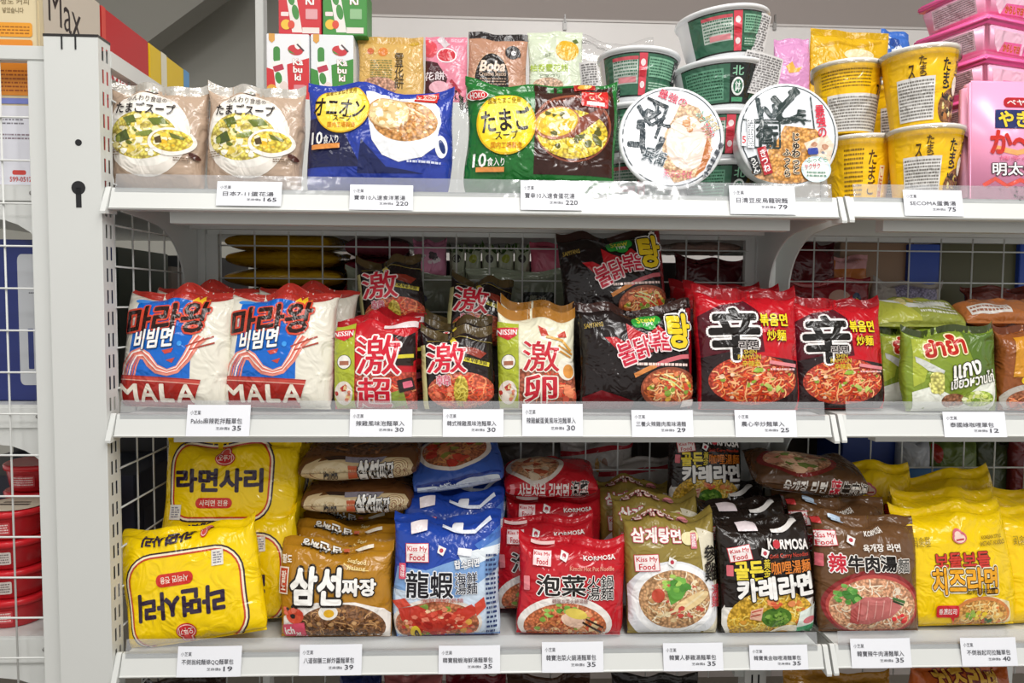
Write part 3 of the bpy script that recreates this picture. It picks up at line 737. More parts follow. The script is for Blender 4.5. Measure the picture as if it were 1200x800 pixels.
def lidB():
    A = Art(); A.part('lid_ring').e(924, 160, 64, 61, M('#3e474c', 'gloss')).e(924, 160, 62.5, 59.6, M('#dfe3e8', 'gloss'))
    A.part('tofu_picture').e(918, 206, 44, 14, M('#c99868', 'mottle')).p([(919, 149), (960, 152), (968, 158), (962, 180), (948, 208), (936, 218), (904, 216), (894, 190), (898, 174), (910, 165)], M('#d9984a', 'mottle'))
    A.p([(944, 170), (975, 158), (985, 170), (978, 196), (956, 192)], '#e8d2bc').blobs(966, 176, 14, 8, ['#b9876a', '#8e8f98', '#f1e6da', '#d6b79a'], 10, 4.4, 5)
    A.part('brush_lettering').t('ど', 903, 104, 946, 146, '#33403f', b=.085, rot=-18).t('ん', 876, 112, 908, 146, '#3d4a4c', b=.08, rot=-35)
    A.rr(878, 146, 912, 177, 2, 2.4, '#33403f').t('衛', 880, 148, 910, 176, '#2f3b3b', b=.06).l([(864, 143), (954, 142)], 1.6, '#33403f').t('兵', 932, 128, 948, 147, '#33403f', b=.07, rot=10)
    A.l([(954, 112), (958, 152)], 1.6, '#33403f')
    A.part('lettering').t('最\n強\nの', 961, 122, 974, 162, '#d8344c', b=.05, rot=-6)
    A.t('じ\nゅ\nわ\nっ\nと', 927, 158, 938, 208, K, '#ead9bc', .08, b=.05).t('ふ\nっ\nく\nら', 915, 178, 926, 212, K, '#ead9bc', .08, b=.05)
    A.r(872, 188, 884, 210, '#26292b', 0, -18).t('う\nど\nん', 873.5, 190, 882.5, 208, '#f0f0ee', b=.04, rot=-18)
    A.r(885, 176, 897, 210, '#b02a34', 0, -16).t('き\nつ\nね', 886.5, 179, 895.5, 207, '#f6ecec', b=.04, rot=-16)
    A.part('seal_print').e(959, 202, 20, 16, '#cfe3ea').e(959, 202, 17.5, 13.5, '#f3f6f2').r(948, 176, 962, 184, '#3a4aa0', 2, -5)
    A.t('ふっくら', 946, 187, 974, 194, '#3a9a70', '#ffffff', .05, rot=-4).t('サクサク', 943, 195, 964, 202, '#d8384c', '#ffffff', .05, rot=-4).micro(946, 204, 972, 212, 2, '#7a9a8a', 4)
    A.part('barcode').r(868, 142, 877, 178, '#e9ebee').micro(869, 144, 876, 177, 12, '#8a8f94', 8, .6).r(860, 160, 867, 176, '#eceef0').t('5', 861, 164, 866, 173, '#c8303c', b=.04)
    return A
def lid_bowl(label, cx, cy, R, art, px, tilt, yaw, Y):
    x, z = at(cx, cy, Y); H = .062*R/.0715
    o = bowl(label, (0, 0, 0), R, H, None, None, lid_art=art, lid_px=px, group='noodle bowls standing on edge')
    o.rotation_euler = (math.radians(90-tilt), 0, math.radians(yaw))
    # centre of the lid goes to (x, Y, z)
    m = o.rotation_euler.to_matrix(); o.location = Vector((x, Y, z))-m@Vector((0, 0, H))
    return o
zc = DECK[0]+.0715
lid_bowl('noodle bowl on edge, lid with strong glare facing out, right of green bag', 787, 161, .0688, lidA(), (787, 165, 64.5, 61.5), 8, -3, .052)
lid_bowl('noodle bowl on edge, lid with golden fried tofu picture facing out', 924, 158, .0692, lidB(), (924, 160, 65, 61.5), 6, 3, .052)
def place_bowl(label, x0, x1, ytop, R, Y, art, roll=0, yaw=0, H=.066):
    xm = (x0+x1)/2; x, z = at(xm, ytop, Y); px_per = F_PX/(Y-CAM[1]); R = (x1-x0)/2/px_per/1.012
    return bowl(label, (x, Y, z-H), R, H, art, (0, 0, 200, 80), 1.2, rot=(0, math.radians(roll), math.radians(yaw)))
YB = .185; bz = DECK[0]
xl = at(748, 90, YB)[0]
for k, lb in enumerate(('lowest bowl of the pile behind the green soup bag', 'second bowl of the pile behind the green soup bag', 'green noodle bowl topping the pile behind the green soup bag')):
    bowl(lb, (xl-.001*k, YB, bz+.0765*k), .0605, .0755, art_bowlside(k == 1, 3+k), (0, 0, 200, 80), rot=(0, math.radians(1.5 if k == 2 else 0), 0))
xs_ = at(846, 90, .165)[0]
for k, (lb, rl, dx) in enumerate((('lowest bowl of the tall stack, hidden between the lids', 0, 0), ('second bowl of the tall stack, behind the lids', 0, -.001), ('third bowl of the tall stack, with round white crest', -3, -.003), ('topmost green bowl of the tall stack, tilted', -5, .003))):
    bowl(lb, (xs_+dx, .165, bz+.0695*k+(.002 if k > 2 else 0)), .0665, .0685, art_bowlside(k in (0, 2), 9+k), (0, 0, 200, 80), rot=(0, math.radians(rl), math.radians(6 if k == 3 else 0)))
def price_sheet(label, px0, py0, px1, py1, Y, rot, seed):
    A = Art(); A.part('small_print').micro(px0+2, py0+2, px1-2, py1-2, int((py1-py0)/3.2), '#6f6c6c', seed, .55)
    x0, z1 = at(px0, py0, Y); x1, z0 = at(px1, py1, Y); o = thing('ingredient_label', label, 'label', ((x0+x1)/2, Y, (z0+z1)/2), 'grey ingredient stickers')
    w, h = x1-x0, z1-z0
    def S(a, b): return np.stack((a*w/2, -.002+.004*a*a+.002*b*a, b*h/2), -1)
    n = 9; g = np.linspace(-1, 1, n); AA, BB = np.meshgrid(g, g); P = S(AA.ravel(), BB.ravel()); q = P+np.array((0, .0004, 0))
    Fc = [(j*n+i, j*n+i+1, (j+1)*n+i+1, (j+1)*n+i) for j in range(n-1) for i in range(n-1)]
    Fc += [tuple(k+n*n for k in f[::-1]) for f in Fc]
    link('sticker', mesh('sticker', np.concatenate((P, q)), Fc, [M('#c9c6c4', 'paper')], smooth=True), o)
    A.build(o, with_normals(S), lambda x, y: ((x-px0)/(px1-px0)*2-1, 1-(y-py0)/(py1-py0)*2))
    o.rotation_euler = (0, math.radians(rot), 0)
    return o
price_sheet('tall grey ingredient sticker flapping from the top bowl of the stack', 880, 15, 899, 68, .118, 12, 3)
price_sheet('grey ingredient sticker hanging off the middle bowl above the tofu lid', 869, 62, 914, 112, .115, 12, 4)
price_sheet('grey ingredient sticker on the bowl behind the green soup bag', 681, 72, 702, 112, .14, -8, 5)

# ================================================================== TOP ROW, yellow soup cups
CH, CRT, CRB = .0965, .046, .035
cprof = [(CRB, 0), (CRB*1.01, .004), (CRB+(CRT-CRB)*.5, CH*.5), (CRT, CH)]
def art_cup(kind):
    A = Art(); A.part('printed_sleeve').r(0, 0, 200, 96, '#f8c418').r(0, 0, 200, 5, '#f6d660')
    if kind == 0:
        A.part('picture').e(150, 78, 44, 26, M('#8a5a30', 'mottle')).blobs(150, 76, 38, 20, ['#3a2a20', '#e8cf70', '#b5743a', '#f0e0a0'], 26, 7, 5)
        A.part('lettering').t('た\nま\nご', 112, 16, 132, 66, K, b=.03).t('ス\nー\nプ', 146, 34, 164, 80, K, b=.03).t('たまご', 150, 14, 198, 32, K, b=.04).t('スー\nプ', 152, 38, 190, 66, K, b=.04)
        A.e(150, 50, 10, 12, '#f4ecd8')
        A.t('た\nま\nご', 66, 12, 80, 46, '#4a3212', b=.03).t('ス\nー', 46, 22, 58, 50, '#4a3212', b=.03)
        A.part('sticker').r(22, 38, 96, 92, '#dcdad6').micro(25, 41, 93, 90, 12, '#77736e', 6, .55)
    elif kind == 1:
        A.part('small_print').micro(10, 10, 120, 36, 6, '#8a6a1a', 3, .45)
        A.part('lettering').t('た\nま\nご', 158, 20, 176, 66, '#4a3212', b=.03).t('ス\nー', 138, 30, 154, 66, '#4a3212', b=.03)
        A.part('sticker').r(24, 44, 168, 94, '#dcdad6').micro(28, 47, 164, 92, 11, '#77736e', 9, .55)
    else:
        A.part('lettering').t('た\nま\nご', 110, 20, 130, 80, '#5a3a14', b=.03).r(138, 40, 152, 92, '#e8d8b0').t('こ\n味\n噌', 140, 42, 150, 90, '#b8402c', b=.02)
        A.part('small_print').micro(60, 16, 100, 88, 12, '#8a6a1a', 3, .45)
    return A
def cup(label, px_, pyb, Y, kind, yaw=0, roll=0, base=None, s=1.0):
    x, z = at(px_, pyb, Y); z = base if base is not None else z
    o = thing('soup_cup', label, 'soup cup', (x, Y, z), 'yellow soup cups'); o.rotation_euler = (0, math.radians(roll), math.radians(yaw)); o.scale = (s, s, s)
    link('cup', lathe_me('cup', [(0, .001)]+cprof, M('#f8c418', 'card'), 48), o)
    link('rim', lathe_me('rim', [(CRT-.001, CH-.004), (CRT+.0018, CH-.003), (CRT+.0024, CH), (CRT+.0016, CH+.002), (CRT-.001, CH+.002)], M('#eeece6', 'plastic'), 48), o)
    link('lid', lathe_me('lid', [(CRT, CH+.0015), (CRT*.6, CH+.002), (0, CH+.002)], M('#e9dfc0', 'card'), 48), o)
    link('shrink_film', lathe_me('shrink_film', [(CRT+.0032, CH-.012), (CRT+.0035, CH-.006), (CRT+.004, CH+.001), (CRT*.8, CH+.0045), (CRT*.3, CH+.004)], WRAP, 48), o)
    art_cup(kind).build(o, bowl_surf([(r+.0002, z_) for r, z_ in cprof], 1.45), lambda x, y: (x/100-1, 1-y/96))
    return o
dk = DECK[0]+.0025; YC = .066
cup('yellow soup cup with grey sticker, front right of the two lower cups', 1081, 225, YC, 0, base=dk)
cup('yellow soup cup stacked on the front right cup, below the pink trays', 1078, 130, YC, 0, yaw=-3, roll=-2.5, base=dk+CH+.005)
cup('yellow soup cup with red side lettering below the back left cup', 1004, 225, .125, 2, yaw=-18, base=dk)
cup('yellow soup cup with wide grey sticker beside the tofu lid bowl', 991, 150, .125, 1, base=dk+CH+.005, s=.99)
cup('yellow soup cup in shadow behind the front pair, lower', 1040, 225, .215, 1, yaw=14, base=dk)
cup('yellow soup cup in shadow behind the front pair, upper', 1042, 130, .215, 0, yaw=20, base=dk+CH+.005)

# ================================================================== MIDDLE ROW
def art_mala():
    A = Art(); A.part('blue_panel').p([(277, 362), (300, 353), (330, 354), (352, 360), (352, 450), (268, 450)], '#1767c6')
    A.part('red_band').p([(300, 352), (345, 343), (388, 347), (390, 356), (350, 362), (316, 355)], '#b3322a')
    A.e(283, 358, 11, 3, '#3d8be0', -8)
    A.part('noodle_picture')
    for k in range(7):
        o = k*2.6
        A.l([(258+o*1.5, 448), (262+o*1.4, 434+o*.2), (274+o*.9, 421+o*.45), (288+o*.35, 417+o*.75), (300-o*.05, 423+o*.85), (311-o*.1, 436+o*.5), (324, 441+o*.35), (336+o*.1, 437+o*.4), (344+o*.4, 424+o*.4), (351+o*.6, 408+o*.3), (356+o*.8, 400+o*.35)], 2.4, ['#e58e7c', '#f7e6de', '#d86a5a'][k % 3], dk=.4)
    A.l([(345, 414), (377, 402)], 1.8, '#a8483a').l([(350, 418), (378, 409)], 1.8, '#a8483a')
    A.p([(316, 419), (330, 416), (328, 421), (320, 423)], '#c8493c').p([(322, 430), (333, 427), (330, 433)], '#c8493c')
    A.e(305, 384, 2.5, 2.5, '#3f9ae8').e(337, 411, 3, 3, '#3f9ae8').e(293, 372, 2, 2, '#3f9ae8')
    A.part('bowl_print').p([(257, 446), (365, 451), (352, 490), (263, 490)], '#a92a22').l([(258, 449), (364, 454)], 3.5, '#c4483c').l([(258, 451), (364, 456)], 1, '#e0a898')
    A.part('crown').p([(345, 361), (350, 356), (353, 360), (357, 353), (361, 360), (366, 357), (364, 365), (347, 367)], '#e9b92c')
    A.part('lettering')
    A.t('마라왕', 265, 365, 370, 402, '#2c1712', '#d24a34', .07, b=.045, rot=-5, sh=.14)
    A.t('비빔면', 279, 394, 329, 417, '#f6f6f2', '#22304e', .04, b=.05, rot=-6, sh=.2)
    A.t('M', 259, 456, 286, 475, '#efe6d6', b=.04).t('A', 289, 456, 312, 475, '#efe6d6', b=.04).t('L', 315, 456, 333, 475, '#efe6d6', b=.05).t('A', 336, 456, 360, 475, '#efe6d6', b=.04)
    A.part('zigzag_trim').micro(266, 478, 352, 482, 1, '#d86a5c', 5)
    return A
SK = dict(ft=.012, fb=.003, pin=.05, bend=(.9, .02, 55), ear=.009)
mala = packet('noodle_packet', 'cream and blue noodle packet with red bowl print, second from the left', 257, 393, 341, DECK[1], .046, .055, '#e7e3d4', art_mala(), lean=11, roll=1, fin_mat='#b5362c', group='cream and blue noodle packets', **SK)
m2 = again(mala, 'cream and blue noodle packet with red bowl print, at the far left end', dx=-.1335, yaw=1)
again(mala, 'cream and blue packet tucked behind the far left one', dx=-.126, dy=.066, dz=.006, lean=0)
again(mala, 'cream and blue packet tucked behind the second one', dx=.012, dy=.066, dz=.006, lean=0)

FL = ['#f07a4a', '#e85a3a', '#f4a070', '#d8402c']
def strip(A, x0, x1, y0, y1, yb):
    A.part('side_strip').p([(x0, y0), (x1, y0), (x1, yb), (x0+2, yb)], '#a9b235').noods((x0+x1)/2, (y0+y1)/2+5, (x1-x0)/2, (y1-y0)*.3, ['#d3d862', '#7f8a24'], 18, 1.4, 4)
    A.e((x0+x1)/2, yb-18, (x1-x0)*.42, 13, '#e6dcd0').blobs((x0+x1)/2, yb-17, (x1-x0)*.36, 10, ['#d8846a', '#b83a34', '#e8c890'], 10, 3, 6)
    A.e((x0+x1)/2+.5, (y0+yb)/2-4, 8.5, 8.5, '#3a3a30').e((x0+x1)/2+.5, (y0+yb)/2-4, 7.8, 7.8, '#eeeae0').r((x0+x1)/2-5, (y0+yb)/2-5, (x0+x1)/2+6, (y0+yb)/2, '#a86a50')
    A.part('logo').p([(x0-2, y0+6), (x1, y0+6), (x1-3, y0+15), ((x0+x1)/2, y0+20), (x0+2, y0+15)], '#cf2a3a').t('NISSIN', x0, y0+8, x1-2, y0+14, '#f6f0ee', b=.03)
def art_geki(mode):
    A = Art()
    if mode == 'red':
        A.part('noodle_picture').p([(417, 444), (495, 440), (495, 484), (417, 484)], M('#b5402e', 'mottle')).noods(456, 462, 38, 18, FL, 60, 1.6, 3).p([(461, 464), (476, 460), (482, 482), (458, 484)], '#93a545')
        A.part('flame_print').p([(462, 398), (478, 402), (490, 396), (492, 426), (480, 432), (466, 434), (470, 416)], '#231416').p([(466, 402), (474, 408), (472, 418), (466, 412)], '#c01c26')
        A.l([(465, 424), (489, 422)], 4, '#d9cc3a').r(462, 427, 489, 433, '#2e2018').r(451, 386, 493, 391, '#e6d6d6', 1, 2)
        A.part('character').t('激', 418, 399, 473, 444, '#cf2136', '#f4ece8', .045, b=.018).t('超', 419, 447, 462, 481, '#cf2136', '#f0dcd6', .05, b=.03)
        strip(A, 390, 416, 384, 404, 482)
        A.part('tag').r(470, 448, 489, 462, '#2a1c1a', 1, -12).r(476, 451, 487, 458, '#d86a80', 1, -12)
    elif mode == 'black':
        A.part('noodle_picture').food(541, 462, 42, 21, '#c8583c', FL, ['#e87a58', '#d84c38', '#f2a070'], 5, 80, 20, 3).e(541, 462, 9, 17, M('#c9b23c', 'mottle')).noods(541, 462, 9, 17, ['#e6d564', '#a88f24'], 22, 1.3, 8)
        A.part('flame_print').p([(545, 412), (560, 414), (574, 420), (566, 426), (548, 420)], '#8e3626').p([(528, 404), (532, 398), (537, 406), (530, 410)], '#e6d23c').l([(500, 404), (540, 400), (584, 408)], 1, '#8a7a3c').l([(540, 425), (576, 433)], 5, '#dccf3e')
        A.t('辣韓麺', 543, 424, 574, 431, '#2a2418', b=.02, rot=12)
        A.part('character').t('激', 499, 407, 548, 442, '#d2243a', '#f2e6e0', .045, b=.018).t('韓', 511, 444, 528, 456, '#d86a80', '#f2e2e0', .05)
        A.part('side_strip').p([(493, 408), (498, 408), (500, 482), (494, 482)], '#c9c48a')
    else:
        A.part('noodle_picture').p([(607, 438), (680, 432), (680, 482), (607, 482)], M('#a8573c', 'mottle')).noods(645, 460, 34, 20, FL, 50, 1.6, 3)
        A.e(667, 437, 12, 13, '#f4efdf').e(669, 440, 7, 8, '#e39a48').blobs(665, 464, 14, 10, ['#d8604a', '#e88a62'], 8, 6, 3)
        A.part('petal_print').p([(630, 388), (640, 392), (643, 399), (634, 400)], '#c04030').p([(654, 398), (664, 392), (666, 400), (656, 401)], '#c04030').l([(640, 400), (660, 404), (672, 416)], 3, '#d9a24a').l([(656, 410), (674, 420)], 2, '#c98a30').l([(656, 416), (672, 424)], 2, '#c98a30')
        A.part('character').t('激', 611, 406, 657, 441, '#c62a38', '#f6efe0', .04, b=.018).t('卵', 613, 444, 654, 476, '#c62a38', '#f6efe0', .05, b=.035)
        strip(A, 581, 606, 386, 404, 482)
    return A
gr = packet('noodle_packet', 'red noodle packet with two big white-edged characters and yellow-green strip', 389, 493, 370, DECK[1], .046, .05, '#c4202a', art_geki('red'), lean=9, bend=(.83, .03, 62), ft=.012, pin=.04, fin_mat='#a91a22')
again(gr, 'red noodle packet behind the front red one, only its top fold showing', dx=.006, dy=.06, dz=.004)
gb = packet('noodle_packet', 'black noodle packet with one big red character, in front of the black stack', 493, 582, 386, DECK[1], .046, .045, '#221a1a', art_geki('black'), lean=10, bend=(.86, .03, 50), ft=.012, pin=.04, fin_mat='#57482c')
g2 = again(gb, 'black noodle packet just behind the front black one', dx=.002, dy=.052, dz=.012)
again(gb, 'black noodle packet third in the black row', dx=-.004, dy=.104, dz=.018)
again(gb, 'black noodle packet lying tipped on the black row near the grid', dx=.02, dy=.13, dz=.074, lean=4, roll=8)
up = again(gb, 'black noodle packet standing high behind the red one', dx=-.098, dy=.118, dz=.098, lean=-4, roll=-3)
gc = packet('noodle_packet', 'cream noodle packet with gold seal, red characters and egg picture', 582, 679, 364, DECK[1], .046, .05, '#e4e0c6', art_geki('cream'), lean=10, roll=-1, fin_mat='#a8722c', ft=.014, pin=.05)
again(gc, 'cream noodle packet with gold seal hidden behind the front cream one', dx=.002, dy=.06, dz=.01, roll=2)

def art_buldak():
    A = Art()
    A.part('side_panel').p([(808, 372), (819, 372), (819, 482), (812, 482)], '#7c1018').part('side_panel').p([(678, 470), (700, 462), (740, 474), (740, 486), (680, 486)], '#6a0e16')
    A.part('flame_print').p([(731, 386), (744, 394), (757, 399), (772, 388), (780, 396), (790, 408), (760, 420), (735, 424), (722, 420), (704, 402), (718, 402), (733, 410)], '#bb2028')
    A.part('stew_badge').e(757, 382, 16, 9, '#2c9a3c', -4).e(746, 384, 8, 7, '#2c9a3c').e(768, 380, 7, 7, '#2c9a3c').e(757, 376, 9, 5, '#2c9a3c').e(760, 389, 8, 4.5, '#2c9a3c')
    A.t('Stew', 745, 374, 769, 385, '#d9e24a', b=.03, rot=-7, sh=.15).t('TYPE', 751, 384.5, 765, 388.5, '#f0f4ea', b=.03, rot=-5)
    A.part('stew_picture').e(783, 458, 36, 22, '#8c4a34', -5).food(783, 458, 33.5, 19.5, '#b2542e', ['#e8a060', '#d8703c', '#f0c890'], ['#e8b84a', '#c8402c', '#f0d890', '#7e9a3a', '#e8865a', '#d8552e'], 6, 60, 46, 4)
    A.l([(770, 448), (786, 452), (800, 462)], 1.6, '#cfd88a').l([(776, 444), (792, 450)], 1.6, '#e6e8b0').r(800, 472, 815, 479, '#d8cfc8', 1, -6)
    A.part('tagline').l([(739, 446), (752, 440), (766, 434)], 5, '#d98a4a').l([(766, 434), (782, 428), (798, 424), (808, 423)], 5, '#cf6a72').micro(742, 430, 806, 436, 1, '#f2d8d0', 4)
    A.part('lettering')
    for ch, x, y, w, h, r in (('불', 730, 421, 21, 27, -20), ('닭', 749, 414, 19, 25, -15), ('볶', 766, 408, 18, 22, -8), ('음', 779, 407, 15, 21, 0)):
        A.t(ch, x-w/2, y-h/2, x+w/2, y+h/2, '#c4243e', '#f2dcdc', .07, b=.04, rot=r)
    A.t('탕', 781, 376, 810, 415, '#f0d028', '#17110f', .05, b=.07, st2='#f4f2ee', sw2=.1)
    A.t('SAMYANG', 682, 385, 703, 391, '#b59a4a', b=.02, rot=-4)
    return A
bd = packet('noodle_packet', 'black stew noodle packet with yellow syllable and green badge, standing at the front', 676, 816, 360, DECK[1], .046, .055, '#1d1515', art_buldak(), lean=10, bend=(.9, .025, 45), ft=.012, pin=.03, fin_mat='#3a2420')
again(bd, 'black stew noodle packet hidden right behind the front one', dx=.0, dy=.064, dz=.0)
bu = again(bd, 'black stew noodle packet perched on top of its row, tilted', dx=-.01, dy=.098, dz=.106, roll=-5, lean=-2)

def art_shin():
    A = Art(); A.part('maroon_field').p([(818, 376), (845, 362), (872, 356), (888, 372), (893, 418), (818, 428)], '#561320')
    A.part('noodle_picture').p([(818, 424), (850, 418), (936, 428), (936, 486), (818, 486)], '#2a1a1c').food(879, 450, 54, 28, '#b93a22', ['#ee7038', '#e0502c', '#f49a5c', '#d03c22', '#f8b880'], ['#e86a3a', '#f0a878', '#c83424', '#8aa33c', '#f4d0b0'], 4, 190, 46, 3, 1.5)
    A.blobs(893, 450, 26, 14, ['#93b23e', '#c4d070'], 6, 4, 9, 1.7)
    A.part('big_character').t('辛', 828, 366, 888, 428, '#17120f', '#f4f0ee', .05, b=.055)
    A.part('lettering').t('볶음면', 888, 374, 924, 389, '#f2d826', '#3a1a14', .05, b=.05).t('炒麵', 896, 393, 920, 406, '#f2d826', '#3a1a14', .05, b=.04)
    A.t('라면', 861, 406, 885, 416, '#2a2224', '#e8e0dc', .06, b=.04).t('SHIN', 866, 416, 882, 421, '#cdb03c', b=.04).t('RAMYUN', 859, 421.5, 887, 427, '#cdb03c', b=.04).t('辛辣面', 864, 428, 886, 435, '#e0c838', b=.02)
    A.l([(897, 430), (912, 432), (931, 434)], 4, '#e58a90').micro(898, 436, 930, 440, 1, '#f0c0c0', 3)
    return A
sh = packet('noodle_packet', 'red noodle packet with big black brush character, beside the black stew packet', 815, 940, 340, DECK[1], .046, .055, '#c01824', art_shin(), lean=9, roll=.5, bend=(.9, .025, 35), ft=.014, pin=.03, seed=44, fin_mat='#9c141e')
sh2 = again(sh, 'red noodle packet with big black brush character, at the right end of the bay', dx=.1285, dy=.012, sc=.93)
again(sh, 'red noodle packet behind the left one of the brush character pair', dx=.004, dy=.064, dz=.006)
again(sh, 'red noodle packet behind the right one of the brush character pair', dx=.128, dy=.078, dz=-.002, sc=.94)
again(sh, 'dark red packet deep on the shelf near the middle upright', dx=.0, dy=.126, dz=.01)

def art_thai():
    A = Art(); A.part('green_field').p([(1128, 392), (1172, 394), (1168, 470), (1140, 440)], '#55702a').p([(1066, 398), (1090, 396), (1078, 450), (1066, 456)], '#a9b53e')
    A.part('bowl_picture').p([(1064, 462), (1084, 456), (1120, 470), (1150, 450), (1166, 448), (1164, 486), (1064, 486)], '#e6e8dc')
    A.e(1112, 472, 15, 8, M('#9a6444', 'mottle')).food(1142, 470, 20, 9, '#a9c04c', ['#c9d878', '#e8f0a8'], ['#d6e078', '#88a83c', '#f0f2c8'], 3, 20, 12, 4)
    A.part('fork_picture').p([(1068, 420), (1086, 430), (1100, 438), (1098, 442), (1082, 438), (1069, 427)], '#cfd2cc').noods(1091, 452, 9, 15, ['#e6e080', '#f2eeb0', '#d0c858'], 40, 1.7, 5).r(1084, 440, 1099, 464, M('#d9d272', 'mottle'), 4)
    A.part('lettering').t('ยำยำ', 1077, 397, 1129, 421, '#b5281f', '#f6e6b8', .07, b=.07, rot=-5)
    A.t('แกง', 1109, 429, 1145, 445, '#f6f4ea', '#20241a', .05, b=.05, rot=-12, sh=.2).t('เขียวหวานไก่', 1106, 441, 1163, 455, '#f6f4ea', '#20241a', .05, b=.05, rot=-10, sh=.15)
    return A
th = packet('noodle_packet', 'green curry noodle packet with red script title, right bay of the middle shelf', 1058, 1173, 384, DECK[1], .046, .042, '#7f9430', art_thai(), lean=8, ft=.01, pin=.03, wr=.0022, fin_mat='#3a4420')
again(th, 'green curry noodle packet right behind the front green one', dx=-.012, dy=.05, dz=.002)
def art_thaitop():
    A = Art(); A.part('print').p([(1026, 362), (1060, 366), (1080, 388), (1026, 388)], '#b9bd4a').l([(1040, 364), (1068, 376), (1120, 372)], 5, '#e8ebe6').micro(1080, 368, 1128, 384, 4, '#e9ebd8', 4).blobs(1072, 370, 14, 6, ['#d9b94a', '#e6d890'], 8, 4, 2)
    return A
packet('noodle_packet', 'pale green packet lying across the top of the green curry row', 1026, 1136, 358, None, .1, .03, '#9da548', art_thaitop(), yb=390, lean=56, ft=.008, pin=.04, wr=.003)
def art_brown():
    A = Art(); A.part('red_badge').e(1200, 424, 12, 13, '#e8c05a').e(1200, 424, 10, 11, '#bf2c1e').t('ยำ', 1193, 418, 1207, 430, '#f6e6b8', b=.03)
    A.part('yellow_field').p([(1184, 400), (1225, 396), (1225, 446), (1180, 446)], '#c98a24')
    A.it = A.it[-1:]+A.it[:-1]
    A.part('yellow_badge').e(1202, 450, 14, 7, '#ecc92c').part('bowl_picture').e(1198, 472, 28, 18, '#b9b2a8').food(1199, 474, 24, 14, '#9a5a38', FL, ['#c8704a', '#e0b080', '#8a4a30'], 4, 30, 18, 4)
    return A
br = packet('noodle_packet', 'brown orange noodle packet cut by the right edge of the view', 1170, 1262, 384, DECK[1], .046, .045, '#8d4f26', art_brown(), lean=8, ft=.01, pin=.03, wr=.002, fin_mat='#6a3418')
again(br, 'brown orange noodle packet behind the one at the right edge', dx=.0, dy=.053, dz=.002)
def art_or():
    A = Art(); A.part('white_panel').r(1137, 374, 1185, 382, '#ece6de').micro(1139, 375, 1183, 381, 2, '#a86a50', 3)
    return A
packet('noodle_packet', 'orange packet with white strip lying on the brown packets', 1130, 1230, 360, None, .1, .03, '#b9703c', art_or(), yb=386, lean=56, ft=.008, pin=.04, wr=.003)

# ================================================================== BOTTOM ROW
def sari_logo(A, x, y, r=12, flip=False):
    k = -1 if flip else 1
    A.part('logo').e(x, y+k*2, r, r*.72, '#c62a30').e(x, y-k*r*.45, r*.62, r*.6, '#c62a30').e(x, y+k*2, r*.9, r*.6, '#f4c8be').e(x, y-k*r*.45, r*.5, r*.48, '#f4c8be').e(x, y+k*2, r*.82, r*.52, '#c62a30').e(x, y-k*r*.45, r*.38, r*.36, '#d8504c')
    A.t('오뚜기', x-r*.68, y+k*2-r*.32, x+r*.68, y+k*2+r*.32, '#f8e4da', b=.03, rot=180 if flip else 0)
def stripes(A, x0, y0, x1, y1, rad):
    A.part('border_stripe').rr(x0, y0, x1, y1, rad, 2.2, '#3b2a2e').rr(x0+2.1, y0+2.1, x1-2.1, y1-2.1, rad-2, 2.4, '#f2e6c8').rr(x0+4.2, y0+4.2, x1-4.2, y1-4.2, rad-4, 2, '#c8442a')
def art_sari_flip():
    A = Art(); stripes(A, 150, 645, 300, 760, 34)
    A.part('lettering').t('라면사리', 163, 689, 276, 722, '#33233a', b=.07, rot=180, sh=.06)
    A.part('red_pill').r(191, 669, 238, 684, '#cf3024', 7).t('사리면 전용', 197, 672.5, 232, 680.5, '#f6e8d8', b=.02, rot=180)
    sari_logo(A, 222, 740, 13, True)
    A.part('white_patch').r(262, 650, 277, 668, '#e6e2d8').micro(264, 652, 275, 666, 5, '#8a8690', 5, .6)
    A.part('top_lettering').t('라면사리', 172, 622, 235, 635, '#33233a', b=.06, rot=180); sari_logo(A, 250, 627, 8, True)
    return A
def art_sari():
    A = Art(); stripes(A, 192, 519, 320, 613, 26)
    A.part('lettering').t('라면사리', 199, 552, 309, 580, '#33233a', b=.07, sh=-.04)
    A.part('red_pill').r(226, 586, 272, 598, '#cf3024', 6).t('사리면 전용', 231, 588.5, 267, 595.5, '#f6e8d8', b=.02)
    sari_logo(A, 259, 538, 13)
    A.part('white_patch').r(193, 594, 208, 611, '#e6e2d8').micro(195, 596, 206, 609, 5, '#8a8690', 5, .6)
    A.part('top_lettering').t('라면사리', 200, 626, 246, 636, '#33233a', b=.06); sari_logo(A, 205, 628, 8)
    return A
YL = '#f8d20a'
sf_ = packet('noodle_packet', 'yellow noodle packet standing upside down at the front left corner', 140, 316, 614, DECK[2]+.004, .03, .046, YL, art_sari_flip(), lean=12, turn=True, roll=-8.5, bend=(.84, .03, 50), ft=.012, pin=.03, wr=.0022, group='yellow plain noodle packets')
again(sf_, 'yellow noodle packet directly behind the upside down front one', dx=.03, dy=.054, dz=.0, roll=3)
sb_ = packet('noodle_packet', 'yellow noodle packet standing upright high at the back left, title readable', 180, 346, 513, None, .112, .04, YL, art_sari(), yb=640, lean=12, roll=1.5, ft=.014, pin=.03, wr=.002, group='yellow plain noodle packets')
again(sb_, 'yellow noodle packet peeking left behind the readable one', dx=-.008, dy=.045, dz=-.012, roll=3)
again(sb_, 'yellow noodle packet peeking right behind the readable one', dx=.03, dy=.09, dz=.004, roll=-1, lean=-4)

